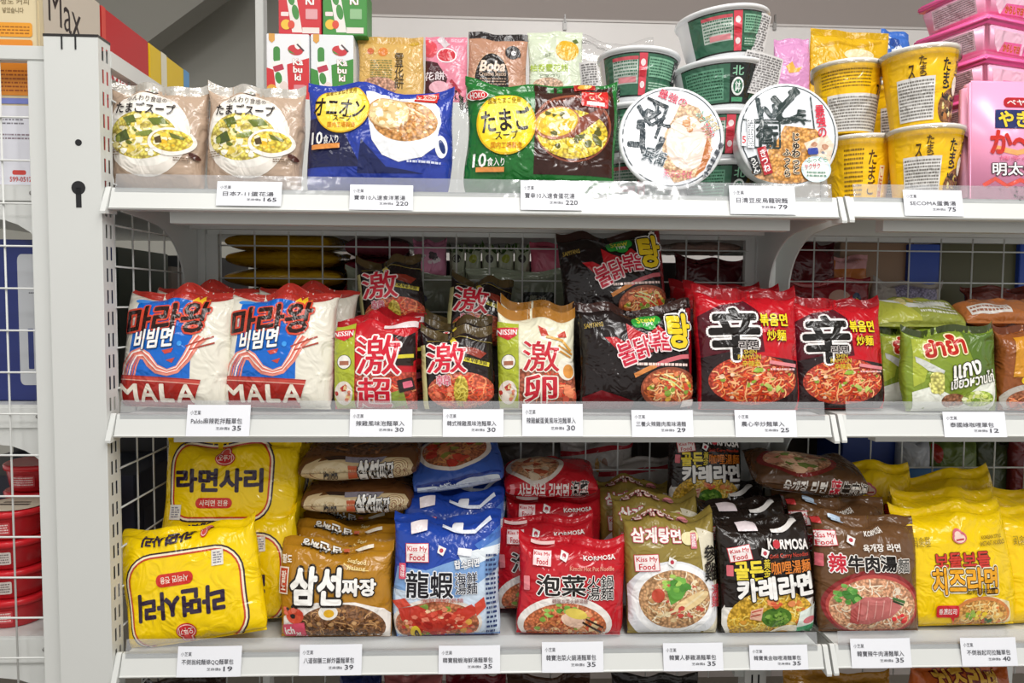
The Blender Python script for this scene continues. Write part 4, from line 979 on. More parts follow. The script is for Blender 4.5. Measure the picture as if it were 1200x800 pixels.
def art_jja():
    A = Art()
    A.part('bowl_picture').p([(326, 724), (345, 712), (372, 706), (420, 706), (455, 714), (466, 724), (464, 762), (326, 762)], '#efe9e2').food(402, 736, 55, 28, '#7c5434', ['#a9784a', '#5c3a20', '#8f6238', '#c89a68'], ['#8a5c34', '#b98a58', '#4e3220', '#c49a6a'], 4, 110, 50, 3.4)
    A.e(387, 717, 12, 8.5, '#f4f0e6').e(388, 718, 6.5, 4.6, '#e7b32c')
    A.e(343, 722, 12, 9, '#d8563c').blobs(340, 716, 14, 9, ['#2c2624', '#e0705a', '#c84430'], 8, 5, 3)
    A.part('pink_badge').p([(326, 733), (356, 729), (358, 752), (340, 756), (326, 750)], '#d8506a').t('ich', 328, 735, 342, 744, '#fbf4f2', b=.05, rot=-6).t('food', 340, 745, 357, 754, '#fbf4f2', b=.05, rot=-6).t('at', 344, 740, 351, 745, '#fbf4f2', b=.03)
    A.part('lettering').t('삼선', 338, 666, 403, 709, '#f6f4ef', '#1f1712', .075, b=.07).t('짜장', 403, 678, 446, 699, '#f6f4ef', '#1f1712', .08, b=.07)
    A.part('maker_box').r(322.5, 668, 335, 697, '#f0e2d4').r(324, 669.5, 333.5, 695.5, '#b9402a').t('팔\n도', 325.5, 672, 332, 693, '#f4e6da', b=.03)
    A.part('gold_swoosh').l([(404, 662), (415, 668), (436, 669)], 1, '#f2d98a').t('Seafood', 408, 657, 432, 662, '#f0dca0', b=.02, rot=4).t('Jjajang', 408, 664, 432, 669, '#f0dca0', b=.02, rot=4)
    A.part('top_lettering').t('삼선짜장', 345, 640, 394, 650, '#f4f0e6', '#2a1c10', .04, b=.05, rot=180).r(396, 641, 404, 649, '#c8643c').l([(414, 646), (436, 643)], 4, '#efe6d2')
    A.part('small_mark').t('팔도', 326, 655, 338, 664, '#f4ece0', b=.05)
    return A
GD = '#b27d20'
jj = packet('noodle_packet', 'gold black bean noodle packet with white title at the front', 320, 463, 636, DECK[2], .046, .05, GD, art_jja(), lean=12, bend=(.85, .028, 62), ft=.013, pin=.04, wr=.002, group='gold black bean noodle packets')
again(jj, 'gold black bean noodle packet second in its row', dx=.003, dy=.058, dz=.006)
again(jj, 'gold black bean noodle packet third in its row', dx=-.002, dy=.114, dz=.01)
def art_jside():
    A = Art(); A.part('cream_side').p([(3, 40), (14, 22), (40, 14), (34, 24), (60, 20), (150, 18), (186, 14), (197, 30), (196, 48), (180, 70), (100, 74), (30, 70), (8, 54)], '#d6bf94').e(56, 44, 36, 16, '#e4d2aa').l([(14, 40), (40, 52), (90, 56), (180, 52)], 1.2, '#8a4a2a')
    for r in (18, 14, 10, 6): A.e(172, 40, r, r*1.1, '#8a4a2a').e(172, 40, r-1, r*1.1-1.2, '#e0ccA0')
    A.part('brown_band').p([(44, 12), (80, 12), (80, 24), (52, 24)], '#3a2820').part('violet_band').p([(80, 14), (150, 14), (142, 28), (80, 28)], '#8a8490')
    A.part('lettering').t('삼선', 100, 22, 138, 58, '#f6f4ef', '#1f1712', .08, b=.09).t('짜장', 138, 30, 164, 52, '#f6f4ef', '#1f1712', .08, b=.07).r(84, 34, 100, 48, '#c8603c', 1).t('Paldo', 42, 38, 66, 48, '#4a4644', b=.02)
    return A
def art_jtop():
    A = Art(); A.part('food_print').r(352, 533, 484, 560, M('#5e3c24', 'mottle')).noods(418, 548, 60, 10, ['#8a5c38', '#3c2616', '#a9754a'], 60, 1.6, 4)
    return A
def top_art(base, noo, tops, rim='#e6ddd2', x=50, y=50, rx=36, ry=34):
    A = Art(); A.part('food_print').e(x, y, rx+5, ry+5, rim).food(x, y, rx, ry, base, noo, tops, 5, 40, 30, 6, 2); return A
def lying(name, label, x0, x1, ybase, Y, d, depth, base, side_art, top_art, tilt=8, roll=0, yaw=0, boxw=200, cat='noodle packet', **kw):
    x, z = at((x0+x1)/2, ybase, Y)
    kw.setdefault('pu', 3.2)
    return packet(name, label, x0, x1, ybase-70, z+d/2, Y, d, base, top_art, lean=90-tilt, roll=roll, yaw=yaw, depth=depth, norm=True, edge_art=side_art, edge_box=(0, 0, boxw, 80), pv=2.4, ft=.01, fb=.001, cat=cat, **kw)
lying('noodle_packet', 'brown noodle packet lying flat on the gold row, lower of two', 349, 482, 621, .115, .044, .12, '#6b4526', art_jside(), None, pin=.0, group='flat brown noodle packets')
lying('noodle_packet', 'brown noodle packet lying flat on top of the other, upper of two', 347, 489, 584, .115, .048, .12, '#6b4526', art_jside(), top_art('#5e3c24', ['#8a5c38', '#3c2616', '#a9754a'], None, '#6b4526', 50, 50, 40, 36), pin=.0, roll=-2, tilt=12, group='flat brown noodle packets')

def kiss(A, x0, y0, x1, y1, rot=0, frame='#f4e8e6'):
    A.part('maker_badge').r(x0, y0, x1, y1, '#c8323c', 0, rot).r(x0+.8, y0+.8, x1-.8, y1-.8, frame, 0, rot)
    h = y1-y0; A.t('Kiss My', x0+2, y0+h*.15, x1-2, y0+h*.5, '#c8323c', b=.03, rot=rot).t('Food', x0+5, y0+h*.55, x1-5, y0+h*.9, '#c8323c', b=.03, rot=rot)
    A.part('pennant').p([(x1+12, y0+2), (x1+21, y0+6), (x1+17, y0+14), (x1+10, y0+10)], '#f2f0ee').e(x1+15, y0+8, 2.4, 2.4, '#b83a4a')
def art_lob():
    A = Art(); A.part('light_field').p([(463, 664), (500, 668), (560, 650), (592, 628), (592, 764), (458, 764), (458, 700)], '#7fa6d8').p([(460, 690), (540, 700), (592, 668), (592, 764), (460, 764)], '#cfdff0').p([(540, 650), (592, 640), (592, 652), (548, 668)], '#e9f1f8').p([(560, 640), (592, 622), (592, 632), (566, 646)], '#4a78c8')
    A.part('lobster_picture').e(513, 730, 56, 30, '#e6ded4').food(513, 731, 52, 27, '#b86a44', ['#e0a070', '#c8804c'], ['#c83a2c', '#e06a4c', '#b82c24', '#d8a04a', '#7e9a44', '#e88a68'], 6, 30, 60, 5.5)
    A.p([(466, 712), (490, 708), (520, 722), (556, 708), (566, 716), (540, 732), (520, 744), (492, 736), (470, 726)], '#c23a2c').blobs(512, 728, 38, 14, ['#d8503c', '#a82a22', '#e8826a'], 34, 5, 8)
    A.p([(560, 708), (572, 700), (574, 712), (562, 722)], '#d04a38').p([(466, 712), (458, 704), (474, 700), (482, 708)], '#d04a38').blobs(512, 728, 44, 16, ['#e8a080', '#b23026', '#e87a5c', '#f0c8a0'], 26, 3, 18).e(486, 742, 7, 11, '#e2c43c').e(487, 742, 3, 6, '#3a2a24')
    A.part('lettering').t('龍蝦', 475, 669, 534, 700, '#17151c', '#f2f4f8', .05, b=.05, rot=1).t('海鮮\n湯麵', 536, 671, 564, 696, '#1f2438', '#f2f4f8', .05, b=.03).t('海鮮龍蝦湯麵', 494, 700, 546, 705, '#b84a3c', b=.01)
    A.t('랍스터면', 536, 656, 566, 666, '#f4f6fa', '#24345e', .04, b=.04, rot=-4)
    A.part('seal').r(467, 660, 475, 678, '#d8506a', 1).t('海\n味', 468.5, 662, 473.5, 676, '#fbeef0')
    A.part('side_print').micro(574, 650, 586, 748, 18, '#2c3c6a', 4, .5)
    kiss(A, 475, 638, 504, 659); A.r(540, 644, 556, 652, '#eef0f6', 1, 8)
    A.part('top_print').r(482, 620, 500, 628, '#f0e4e6', 0, -6).part('top_print').l([(520, 622), (560, 626), (580, 618)], 3, '#dfe6f4').part('top_print').r(534, 616, 546, 624, '#eef0f6', 1, 10)
    return A
lb_ = packet('noodle_packet', 'blue and white seafood noodle packet with red lobster picture at the front', 458, 592, 604, DECK[2], .046, .056, '#2347a8', art_lob(), lean=11, bend=(.82, .035, 55), ft=.013, pin=.03, wr=.002, group='blue lobster noodle packets')
again(lb_, 'blue lobster noodle packet second in its row', dx=.004, dy=.062, dz=.016)
again(lb_, 'blue lobster noodle packet third in its row', dx=.01, dy=.122, dz=.024)
def art_lside():
    A = Art(); A.part('white_side').r(6, 34, 196, 62, '#dde6f0', 6).part('blue_stripe').l([(6, 32), (80, 36), (196, 26)], 6, '#1c3484'); A.micro(20, 44, 120, 56, 2, '#9ab0d0', 4); return A
x_, z_ = at(535, 600, .14)
bl = lying('noodle_packet', 'blue and white packet lying tilted on the blue lobster row', 482, 592, 597, .13, .046, .11, '#3a5cae', art_lside(), top_art('#a86038', ['#d09058'], ['#c84a34', '#8a8a3c', '#d88a5a', '#b83a2c']), tilt=28, roll=-9, pin=.0, seed=71)

def art_pao():
    A = Art()
    A.part('bowl_picture').e(663, 732, 58, 34, '#ece6e0').food(663, 735, 51, 29, '#c86e40', ['#e8a868', '#d88a50', '#f0c898'], ['#8ab04a', '#d8583c', '#e8a070', '#f0d4a0', '#b83c2c'], 6, 60, 44, 4.2)
    A.blobs(660, 716, 30, 9, ['#7cb048', '#9cc860', '#5c9438'], 16, 5, 3).e(672, 726, 15, 8, '#ecc8b0', 15).e(676, 718, 14, 6, '#e8d060', 12)
    A.l([(684, 728), (708, 740)], 2.4, '#3a2a24').l([(688, 724), (710, 734)], 2, '#3a2a24')
    A.part('lettering').t('泡菜', 626, 674, 688, 698, '#17120f', '#f6f2ee', .05, b=.055).t('火鍋\n湯麵', 689, 674, 722, 702, '#17120f', '#f6f2ee', .05, b=.03).t('KORMOSA', 685, 650, 724, 657, '#f6eeea', b=.04, rot=-2).t('Kimchi Hot Pot Noodle', 668, 664, 722, 669, '#e8a890', b=.01)
    A.t('韓國泡菜火鍋湯麵', 646, 701, 690, 706, '#7a2c22', b=.01)
    A.part('seal').r(611, 676, 618, 692, '#e88a90', 1)
    kiss(A, 622, 646, 646, 665, 4, '#f6dede')
    A.part('top_print').l([(620, 634), (650, 638)], 4, '#f2d4d0')
    return A
pk = packet('noodle_packet', 'red kimchi noodle packet with black title and bowl at the front', 603, 736, 630, DECK[2], .046, .052, '#c01c28', art_pao(), lean=11, roll=1, bend=(.9, .025, 35), ft=.012, pin=.03, wr=.002, group='red kimchi noodle packets')
again(pk, 'red kimchi noodle packet shifted left behind the front one', dx=-.027, dy=.058, dz=.012, roll=-3)
again(pk, 'red kimchi noodle packet third in its row', dx=-.012, dy=.116, dz=.03)
def art_pside():
    A = Art(); A.part('side_lettering').t('샤브샤브 김치면', 26, 32, 138, 54, '#f6eeea', b=.04).t('泡菜', 142, 28, 180, 54, '#17120f', '#f0e6e0', .05, b=.04).r(8, 32, 18, 54, '#e08a90', 1)
    A.part('white_side').p([(120, 60), (196, 54), (196, 66), (110, 70)], '#ece0de'); return A
lying('noodle_packet', 'red kimchi packet lying flat on top of its row', 592, 703, 603, .14, .047, .1, '#c01c28', art_pside(), top_art('#c08a60', ['#e0b890'], ['#d89a70', '#b8583c', '#e6d0b0'], x=34, y=60, rx=26), tilt=10, roll=0, pin=0)

def art_sam():
    A = Art()
    A.part('cream_side').p([(822, 620), (848, 628), (848, 764), (834, 764)], '#e4dcc4')
    A.part('bowl_picture').e(788, 708, 60, 50, '#e4e6ea').e(789, 703, 52, 42, '#f6f6f6').food(790, 702, 45, 34, '#c59668', ['#ecd4a8', '#d8b080', '#f4e6c8'], ['#e6c898', '#c85a48', '#f0e0b8', '#b98a58'], 6, 90, 34, 4)
    A.p([(778, 690), (796, 676), (806, 686), (798, 700), (784, 708)], '#5c9c3c').blobs(790, 684, 20, 10, ['#7cb84c', '#a8cc60', '#4c8c34'], 14, 5.5, 3).e(810, 704, 24, 7, '#ecd09a', -24).l([(770, 722), (800, 710), (826, 694)], 2.6, '#f0dcb0').blobs(804, 716, 12, 7, ['#c84c44', '#e07060'], 8, 4, 5).e(768, 697, 8, 8, '#c8503c')
    A.part('lettering').t('삼계탕면', 739, 622, 799, 638, '#f8f2ea', '#c04a58', .07, b=.05)
    A.e(808, 632, 9, 8, '#ece2b0').e(815, 630, 7, 7, '#ece2b0').r(811, 626, 819, 644, '#d87a86', 1).t('蔘\n雞', 812, 628, 818, 642, '#f8eef0')
    A.part('side_lettering').t('參\n雞', 827, 640, 846, 682, '#1c1712', b=.04).t('湯\n麵', 836, 686, 847, 712, '#c83a48', b=.02)
    kiss(A, 742, 651, 770, 670, -4)
    A.part('top_print').t('삼계탕면', 745, 606, 792, 615, '#f0e2d4', '#b8525c', .06, b=.04).part('top_print').e(806, 610, 7, 5, '#d8868c')
    return A
sg = packet('noodle_packet', 'gold and white chicken soup noodle packet with large white bowl at the front', 733, 848, 600, DECK[2], .046, .055, '#93803c', art_sam(), lean=11, bend=(.83, .03, 50), ft=.012, pin=.03, wr=.002, group='gold chicken noodle packets')
again(sg, 'gold chicken noodle packet second in its row', dx=-.006, dy=.061, dz=.01)
again(sg, 'gold chicken noodle packet third in its row', dx=-.016, dy=.12, dz=.016)

def art_cur():
    A = Art()
    A.part('bowl_picture').e(906, 724, 62, 44, '#ece8e0').p([(845, 686), (966, 676), (966, 700), (848, 712)], '#241b17').food(906, 727, 56, 37, '#d9a82c', ['#f0d468', '#e6bc3c', '#f6e490'], ['#e8c04a', '#f2dc80', '#d8803c', '#e0a040'], 6, 110, 34, 4.5)
    A.e(909, 722, 19, 12, '#4f7a2c').blobs(909, 722, 18, 11, ['#6a9a38', '#3c6424', '#88b04c'], 36, 3.4, 3)
    A.p([(877, 714), (892, 710), (890, 726), (876, 724)], '#e6b49a').l([(878, 716), (890, 713)], 1.4, '#b84a3c').l([(877, 721), (889, 718)], 1.4, '#b84a3c').blobs(912, 704, 20, 7, ['#d8603c', '#e8905a'], 8, 5, 4)
    A.e(921, 744, 24, 12, '#f2ead8', -14).e(920, 745, 11, 6, '#e3a83c', -14)
    A.p([(938, 716), (966, 706), (966, 752), (934, 744)], '#dfe9e0').p([(936, 734), (966, 730), (966, 748), (940, 744)], '#3c9a68').e(952, 726, 9, 4, '#d8747c', -8)
    A.part('lettering').t('골든', 859, 657, 892, 680, '#efd83c', '#241b17', .04, b=.06, rot=-4).t('黃\n金', 892, 655, 901, 675, '#efd83c', b=.02).t('咖哩湯麵', 902, 657, 954, 672, '#e0802c', b=.04, rot=-2).t('카레라면', 861, 674, 955, 701, '#f6f4f0', '#17110e', .06, b=.08, rot=-5)
    A.t('Gold Curry Noodles', 900, 649, 952, 655, '#c8402c', b=.02, rot=-2).t('KORMOSA', 899, 633, 953, 645, '#f2eeea', b=.06, rot=2)
    A.part('logo_dot').e(911, 639, 5, 5, '#c83a44')
    A.part('seal').r(851, 662, 858, 675, '#d86a74', 1)
    kiss(A, 853, 640, 879, 657, -10)
    A.part('top_print').r(868, 618, 890, 625, '#eadde0', 0, -4).part('top_print').l([(908, 622), (944, 618)], 3.5, '#e8e4e0')
    return A
cu_ = packet('noodle_packet', 'black curry noodle packet with white syllables and broccoli picture at the front', 845, 963, 606, DECK[2], .046, .052, '#231b17', art_cur(), lean=10, roll=-.5, bend=(.86, .03, 55), ft=.012, pin=.02, wr=.0022, group='black curry noodle packets')
again(cu_, 'black curry noodle packet second in its row', dx=-.008, dy=.058, dz=.01)
again(cu_, 'black curry noodle packet third in its row', dx=-.016, dy=.115, dz=.018)
again(cu_, 'black curry noodle packet standing high at the back under the shelf', dx=-.05, dy=.135, dz=.13, roll=5, lean=0, sc=.87)

def art_beef():
    A = Art()
    A.part('bowl_picture').e(1024, 708, 61, 40, '#8a2c2c').e(1024, 709, 57, 36, '#b84a44').food(1024, 710, 54, 33, '#d49a74', ['#f0d8b8', '#e4b890', '#f6e8d0'], ['#eed0a8', '#d88a68', '#f2e0c8'], 6, 100, 24, 4)
    A.blobs(990, 696, 18, 12, ['#5c9c44', '#7cb458', '#3f7c30'], 20, 5, 3).p([(994, 708), (1010, 698), (1040, 698), (1058, 710), (1044, 722), (1016, 730), (994, 728)], '#c4706c').p([(994, 714), (1006, 704), (1004, 730), (994, 728)], '#b25450')
    for k in range(5): A.l([(1004+k*10, 702), (1002+k*10, 726-k*1.5)], 1.1, '#e0a49c', dk=.3)
    A.l([(1046, 700), (1062, 705)], 3, '#3f6c34').l([(1046, 703), (1060, 708)], 2, '#28402a').blobs(1056, 724, 9, 5, ['#d8383c', '#e85a50'], 7, 4, 6)
    A.part('lettering').t('辣', 972, 650, 991, 671, '#c8283a', '#f6f0ee', .07, b=.05).t('牛肉湯', 992, 651, 1053, 670, '#17120f', '#f4efe8', .06, b=.06).t('麵', 1054, 654, 1070, 671, '#5a5854', '#e6e0d8', .06, b=.03)
    A.t('육개장 라면', 1012, 638, 1059, 647, '#f4eee6', b=.04, rot=-3).t('KORMOSA', 1015, 620, 1042, 627, '#efe8e0', b=.05, rot=-2)
    A.part('seal').r(960, 651, 968, 665, '#d86a74', 1)
    kiss(A, 957, 627, 983, 643, -6)
    A.part('top_print').r(962, 614, 970, 622, '#c83a3a', 1).part('top_print').r(980, 610, 994, 618, '#b8cbe0', 1)
    return A
bf = packet('noodle_packet', 'brown beef noodle packet with dark red bowl picture, right of the shelf joint', 961, 1088, 604, DECK[2], .046, .052, '#6b4a2e', art_beef(), lean=10, bend=(.9, .025, 40), ft=.014, pin=.03, wr=.0024, fin=.008, group='brown beef noodle packets')
again(bf, 'brown beef noodle packet second in its row', dx=-.008, dy=.058, dz=.01)
again(bf, 'brown beef noodle packet third in its row', dx=-.012, dy=.115, dz=.016)
def art_bside():
    A = Art(); A.part('side_lettering').t('육개장 라면', 40, 34, 120, 50, '#f2ece4', b=.04).t('辣', 126, 28, 146, 54, '#c8283a', '#f2e6e0', .05, b=.04).t('牛肉湯', 148, 30, 196, 54, '#2a211a', '#e6ded4', .06, b=.03)
    A.part('silver_edge').l([(10, 60), (100, 66), (190, 64)], 6, '#c8c8c6'); return A
lying('noodle_packet', 'brown beef packet lying flat across the row by the upright', 893, 1026, 600, .105, .047, .09, '#553a24', art_bside(), top_art('#b07a58', ['#e0c0a0'], ['#c88a70', '#6a7a3c', '#d8b090'], '#7a2826', 38, 60, 30, 30), tilt=16, roll=5, pin=0)

def art_chz():
    A = Art()
    A.part('bowl_picture').p([(1118, 712), (1130, 702), (1160, 698), (1186, 706), (1192, 730), (1188, 764), (1116, 764)], '#efe0b0').e(1151, 722, 37, 23, '#d9884a').food(1151, 723, 34, 20, '#d99a4c', ['#f2cc80', '#e8a858', '#f6e0a0'], ['#f0c468', '#e88a4c', '#f4dc9c'], 6, 70, 16, 3.6)
    A.blobs(1138, 720, 8, 6, ['#7ca838', '#a0c048'], 8, 3.6, 3).blobs(1152, 722, 8, 6, ['#eccc3c', '#f2dc6c'], 10, 3.4, 5).blobs(1160, 728, 7, 6, ['#c85030', '#3c6c40'], 8, 3.6, 7)
    A.part('lettering').t('보들보들', 1096, 648, 1163, 666, '#d13a2c', '#4a2218', .05, b=.045, rot=-1).t('치즈라면', 1091, 665, 1171, 696, '#f3ac24', '#3f2414', .05, b=.055, st2='#faf0d2', sw2=.1)
    A.t('起司風味拉麵', 1131, 688.5, 1167, 696, '#3a2a18', b=.02)
    A.part('logo').e(1129, 631, 9, 7, '#d86a78').e(1127, 627, 6, 6, '#d86a78').e(1129, 632, 7, 5, '#f6d6c8').e(1127, 628, 4, 4, '#f6d6c8').l([(1124, 634), (1134, 633)], 2, '#c83a44')
    A.part('red_pill').r(1094, 708, 1121, 722, '#cf2a34', 3).p([(1110, 720), (1116, 720), (1116, 727)], '#cf2a34').t('香濃起司', 1097, 711.5, 1118, 718.5, '#f8ece8', b=.02)
    A.part('small_print').t('KOREAN STYLE', 1156, 630, 1183, 634, '#8a6a14', b=.02, rot=-3).t('INSTANT NOODLES', 1153, 636, 1187, 641, '#8a6a14', b=.02, rot=-3).t('고소한\n치즈맛', 1074, 629, 1094, 641, '#8a7420', b=.02)
    return A
cz_ = packet('noodle_packet', 'bright yellow cheese noodle packet with orange title at the front right', 1060, 1202, 592, DECK[2]+.001, .058, .055, '#f7d00c', art_chz(), lean=11, roll=0, bend=(.9, .025, 30), ft=.014, pin=.03, wr=.0024, group='yellow cheese noodle packets')
again(cz_, 'bright yellow cheese noodle packet cut off at the right edge', dx=.152, dy=.01)
for lb, dx, dy, dz, rl, ln in (('yellow cheese packet crumpled behind the brown beef row', -.066, .135, .03, 7, 6), ('yellow cheese packet sagging behind the front cheese one', .03, .064, .004, 3, 6), ('yellow cheese packet furthest back by the grid', .085, .13, .016, -5, 4), ('yellow cheese packet at the back right corner', .185, .072, .004, 4, 6)):
    again(cz_, lb, dx, dy, dz, lean=ln-6, roll=rl)

# ================================================================== price tags on the rails
TAGS = [(0, 254, 213, 330, 241, '日本7-11蛋花湯', '165', 'tag for the beige egg soup bags'), (0, 410, 217, 484, 246, '寶幸10入速食洋蔥湯', '220', 'tag under the blue onion soup bag'), (0, 610, 212, 682, 246, '寶幸10入速食蛋花湯', '220', 'tag under the green egg soup bag'),
 (0, 855, 218, 932, 251, '日清豆皮烏龍碗麵', '79', 'tag under the tofu lid bowl'), (0, 1059, 223, 1128, 253, 'SECOMA蛋黃湯', '75', 'tag under the yellow soup cups'),
 (1, 219, 474, 293, 511, 'Paldo麻辣乾拌麵單包', '35', 'tag under the cream and blue packets'), (1, 410, 479, 483, 512, '辣雞風味泡麵單入', '30', 'tag under the red two-character packet'), (1, 519, 479, 590, 512, '韓式辣雞風味泡麵單入', '30', 'tag under the black one-character packet'),
 (1, 612, 473, 683, 511, '辣雞鹹蛋黃風味泡麵單入', '30', 'tag under the cream egg packet'), (1, 740, 480, 812, 513, '三養火辣雞肉風味湯麵', '29', 'tag under the black stew packet'), (1, 861, 480, 933, 513, '農心辛炒麵單入', '25', 'tag under the red brush character packets'), (1, 1105, 482, 1178, 512, '泰國綠咖哩單包', '12', 'tag under the green curry packet'),
 (2, 208, 756, 283, 793, '不倒翁純麵條QQ麵單包', '19', 'tag under the upside down yellow packet'), (2, 351, 754, 424, 791, '八道御膳三鮮炸醬麵單包', '39', 'tag under the gold black bean packet'), (2, 514, 755, 586, 792, '韓寶龍蝦海鮮湯麵單包', '35', 'tag under the blue lobster packet'),
 (2, 635, 751, 707, 789, '韓寶泡菜火鍋湯麵單包', '35', 'tag under the red kimchi packet'), (2, 777, 752, 847, 788, '韓寶人蔘雞湯麵單包', '35', 'tag under the gold chicken packet'), (2, 878, 754, 946, 788, '韓寶黃金咖哩湯麵單包', '35', 'tag under the black curry packet'),
 (2, 997, 747, 1067, 782, '韓寶辣牛肉湯麵單入', '35', 'tag under the brown beef packet'), (2, 1126, 746, 1191, 780, '不倒翁起司拉麵單包', '40', 'tag under the yellow cheese packet')]
for row, x0, y0, x1, y1, nm, pr, lb in TAGS:
    zl = (Z1, Z2, Z3)[row]
    xa, z0 = at((x0+x1)/2, y1, -.001); z0 = max(z0, zl+.0015); z1 = at((x0+x1)/2, y0, .008)[1]
    Xa, Xb = at(x0, (y0+y1)/2, .003)[0], at(x1, (y0+y1)/2, .003)[0]
    o = thing('price_tag', 'white '+lb, 'price tag', ((Xa+Xb)/2, 0, z0), 'white price tags')
    yy = lambda z: -.0022+(z-zl-.002)*.22
    w, h = Xb-Xa, z1-z0
    def S(a, b, w=w, h=h, z0=z0, yy=yy): return np.stack((a*w/2, yy(z0+b*h)+.0006*a*a, b*h), -1)
    g = np.linspace(-1, 1, 5); AA, BB = np.meshgrid(g, (g+1)/2); P = S(AA.ravel(), BB.ravel()); n = 25
    Fc = [(j*5+i, j*5+i+1, j*5+i+6, j*5+i+5) for j in range(4) for i in range(4)]; Fc += [tuple(k+n for k in f[::-1]) for f in Fc]
    link('card', mesh('card', np.concatenate((P, P+np.array((0, .0003, 0)))), Fc, [M('#e9ebf1', 'paper')]), o)
    A = Art(); hh = y1-y0; ww = x1-x0; T_ = M('#3e3e46', 'paper')
    A.part('shop_name').t('小芝菓', x0+ww*.05, y0+hh*.18, x0+ww*.22, y0+hh*.32, T_, b=.008)
    A.part('product_name').t(nm, x0+ww*(.1 if len(nm) < 10 else .07), y0+hh*.42, x0+ww*(.88 if len(nm) > 7 else .8), y0+hh*.61, T_, b=.02)
    A.part('price').t('芝麻價$', x0+ww*.47, y0+hh*.7, x0+ww*.69, y0+hh*.8, T_, b=.008).t(pr, x0+ww*.73, y0+hh*.66, x0+ww*(.87 if len(pr) < 3 else .93), y0+hh*.82, T_, b=.02)
    A.build(o, with_normals(S), lambda x, y, x0=x0, x1=x1, y0=y0, y1=y1: ((x-x0)/(x1-x0)*2-1, (y1-y)/(y1-y0)), base=.00025, step=.00003)

# ================================================================== boxes and trays
def flat_box(name, label, cat, x0, x1, y0, y1, Y, depth, mat, art=None, bottom=None, group=None, yaw=0, bev=.001, side=None, sidebox=None):
    Xa, zt_ = at(x0, y0, Y); Xb = at(x1, y0, Y)[0]; zb_ = at((x0+x1)/2, y1, Y)[1] if bottom is None else bottom
    o = thing(name, label, cat, ((Xa+Xb)/2, Y, zb_), group); w, h = Xb-Xa, zt_-zb_
    box('carton', -w/2, w/2, 0, depth, 0, h, M(mat, 'card') if isinstance(mat, str) else mat, o, bev)
    yb2 = pix((Xa+Xb)/2, Y, zb_)[1]
    if art: art.build(o, with_normals(lambda a, b: np.stack((np.clip(a, -1, 1)*w/2, np.zeros_like(a), np.clip(b, 0, 1)*h), -1)), lambda x, y: ((x-x0)/(x1-x0)*2-1, (yb2-y)/(yb2-y0)), L=20, base=.0002, step=.00004)
    if side: side.build(o, with_normals(lambda a, b: np.stack((np.full_like(a, w/2), (np.clip(a, -1, 1)+1)/2*depth, np.clip(b, 0, 1)*h), -1)), lambda x, y: (x/100*2-1, 1-y/100), L=40, base=.0003, step=.00005)
    o.rotation_euler = (0, 0, math.radians(yaw))
    return o
C = lambda h: M(h, 'card')
# rear riser under boxes and pouches
YR = .36
zr = at(500, 122, YR)[1]
rb = thing('display_riser', 'white riser hidden behind the soup bags, carrying pouches and drink boxes', 'riser', (0, .345, DECK[0]-.0055))
for k in range(3): box('panel', .12+.46*k, .12+.46*(k+1)-.002, 0, .16, 0, zr-DECK[0]+.006, WHITE, rb, .002)
def art_kab(c, x0, y0):
    A = Art(); R_ = C('#d02a30') if c == 'r' else C('#3c8a34')
    A.part('colour_panel').p([(x0, y0+40), (x0+12, y0+44), (x0+12, y0+82), (x0, y0+82)], R_).p([(x0+24, y0+36), (x0+50, y0+28), (x0+50, y0+82), (x0+26, y0+82)], R_)
    A.part('bottle_picture').r(x0+8, y0+15, x0+16, y0+34, C('#3f8a3c'), 4).p([(x0+7, y0+33), (x0+19, y0+31), (x0+27, y0+82), (x0+13, y0+82)], C('#f2f0ec')).r(x0+8, y0+37, x0+20, y0+44, C('#b8304a'), 1, -18).e(x0+14, y0+52, 4, 7, C('#3f8a3c'), -10).e(x0+20, y0+62, 5, 6, C('#e8d8d0'))
    A.part('ribbon_picture').e(x0+34, y0+19, 9, 6, C('#c83038'), 10).p([(x0+25, y0+18), (x0+34, y0+24), (x0+27, y0+22)], C('#3c8a3c')).e(x0+37, y0+12, 4, 6, C('#f4eeea')).l([(x0+36, y0+12), (x0+44, y0+20)], 2, C('#4a3a3c'))
    A.part('medal').p([(x0+3, y0), (x0+10, y0), (x0+10, y0+8), (x0+6.5, y0+11), (x0+3, y0+8)], C('#dba048'))
    A.part('lettering').t('Ka\nbu\nki', x0+31, y0+29, x0+43, y0+55, C('#fbf6f2'), C('#a8502c'), .03, b=.05)
    A.part('bowl_picture').e(x0+6, y0+66, 6, 6, C('#e8a83c')).r(x0+32, y0+60, x0+45, y0+70, C('#d88a90'), 1)
    return A
def art_kabback(c, x0, y0):
    A = Art()
    A.part('bottle_picture').p([(x0+8, y0), (x0+20, y0), (x0+28, y0+50), (x0+16, y0+50)], C('#e8e2dc')).e(x0+15, y0+10, 4, 8, C('#3f8a3c'), -10).e(x0+20, y0+26, 4, 9, C('#3f8a3c'), -10).r(x0+3, y0+26, x0+12, y0+31, C('#f0dcd8'), 1)
    A.part('lettering').t('Ki', x0+32, y0+4, x0+42, y0+17, C('#fbf6f2'), C('#a8502c'), .03, b=.05).r(x0+32, y0+22, x0+46, y0+34, C('#dba0a4' if c == 'r' else '#8fb888'), 1)
    A.part('fruit_picture').e(x0+9, y0+41, 6, 6, C('#eabf3c')).e(x0+15, y0+41, 4, 5, C('#d84a34')).r(x0+28, y0+44, x0+48, y0+51, C('#e6dcd6'))
    return A
flat_box('drink_box', 'white and red drink box with green bottle picture, lower left of four', 'drink box', 312, 362, 39, 122, YR, .06, '#eceef0', art_kab('r', 312, 39), bottom=zr, group='boxed drinks')
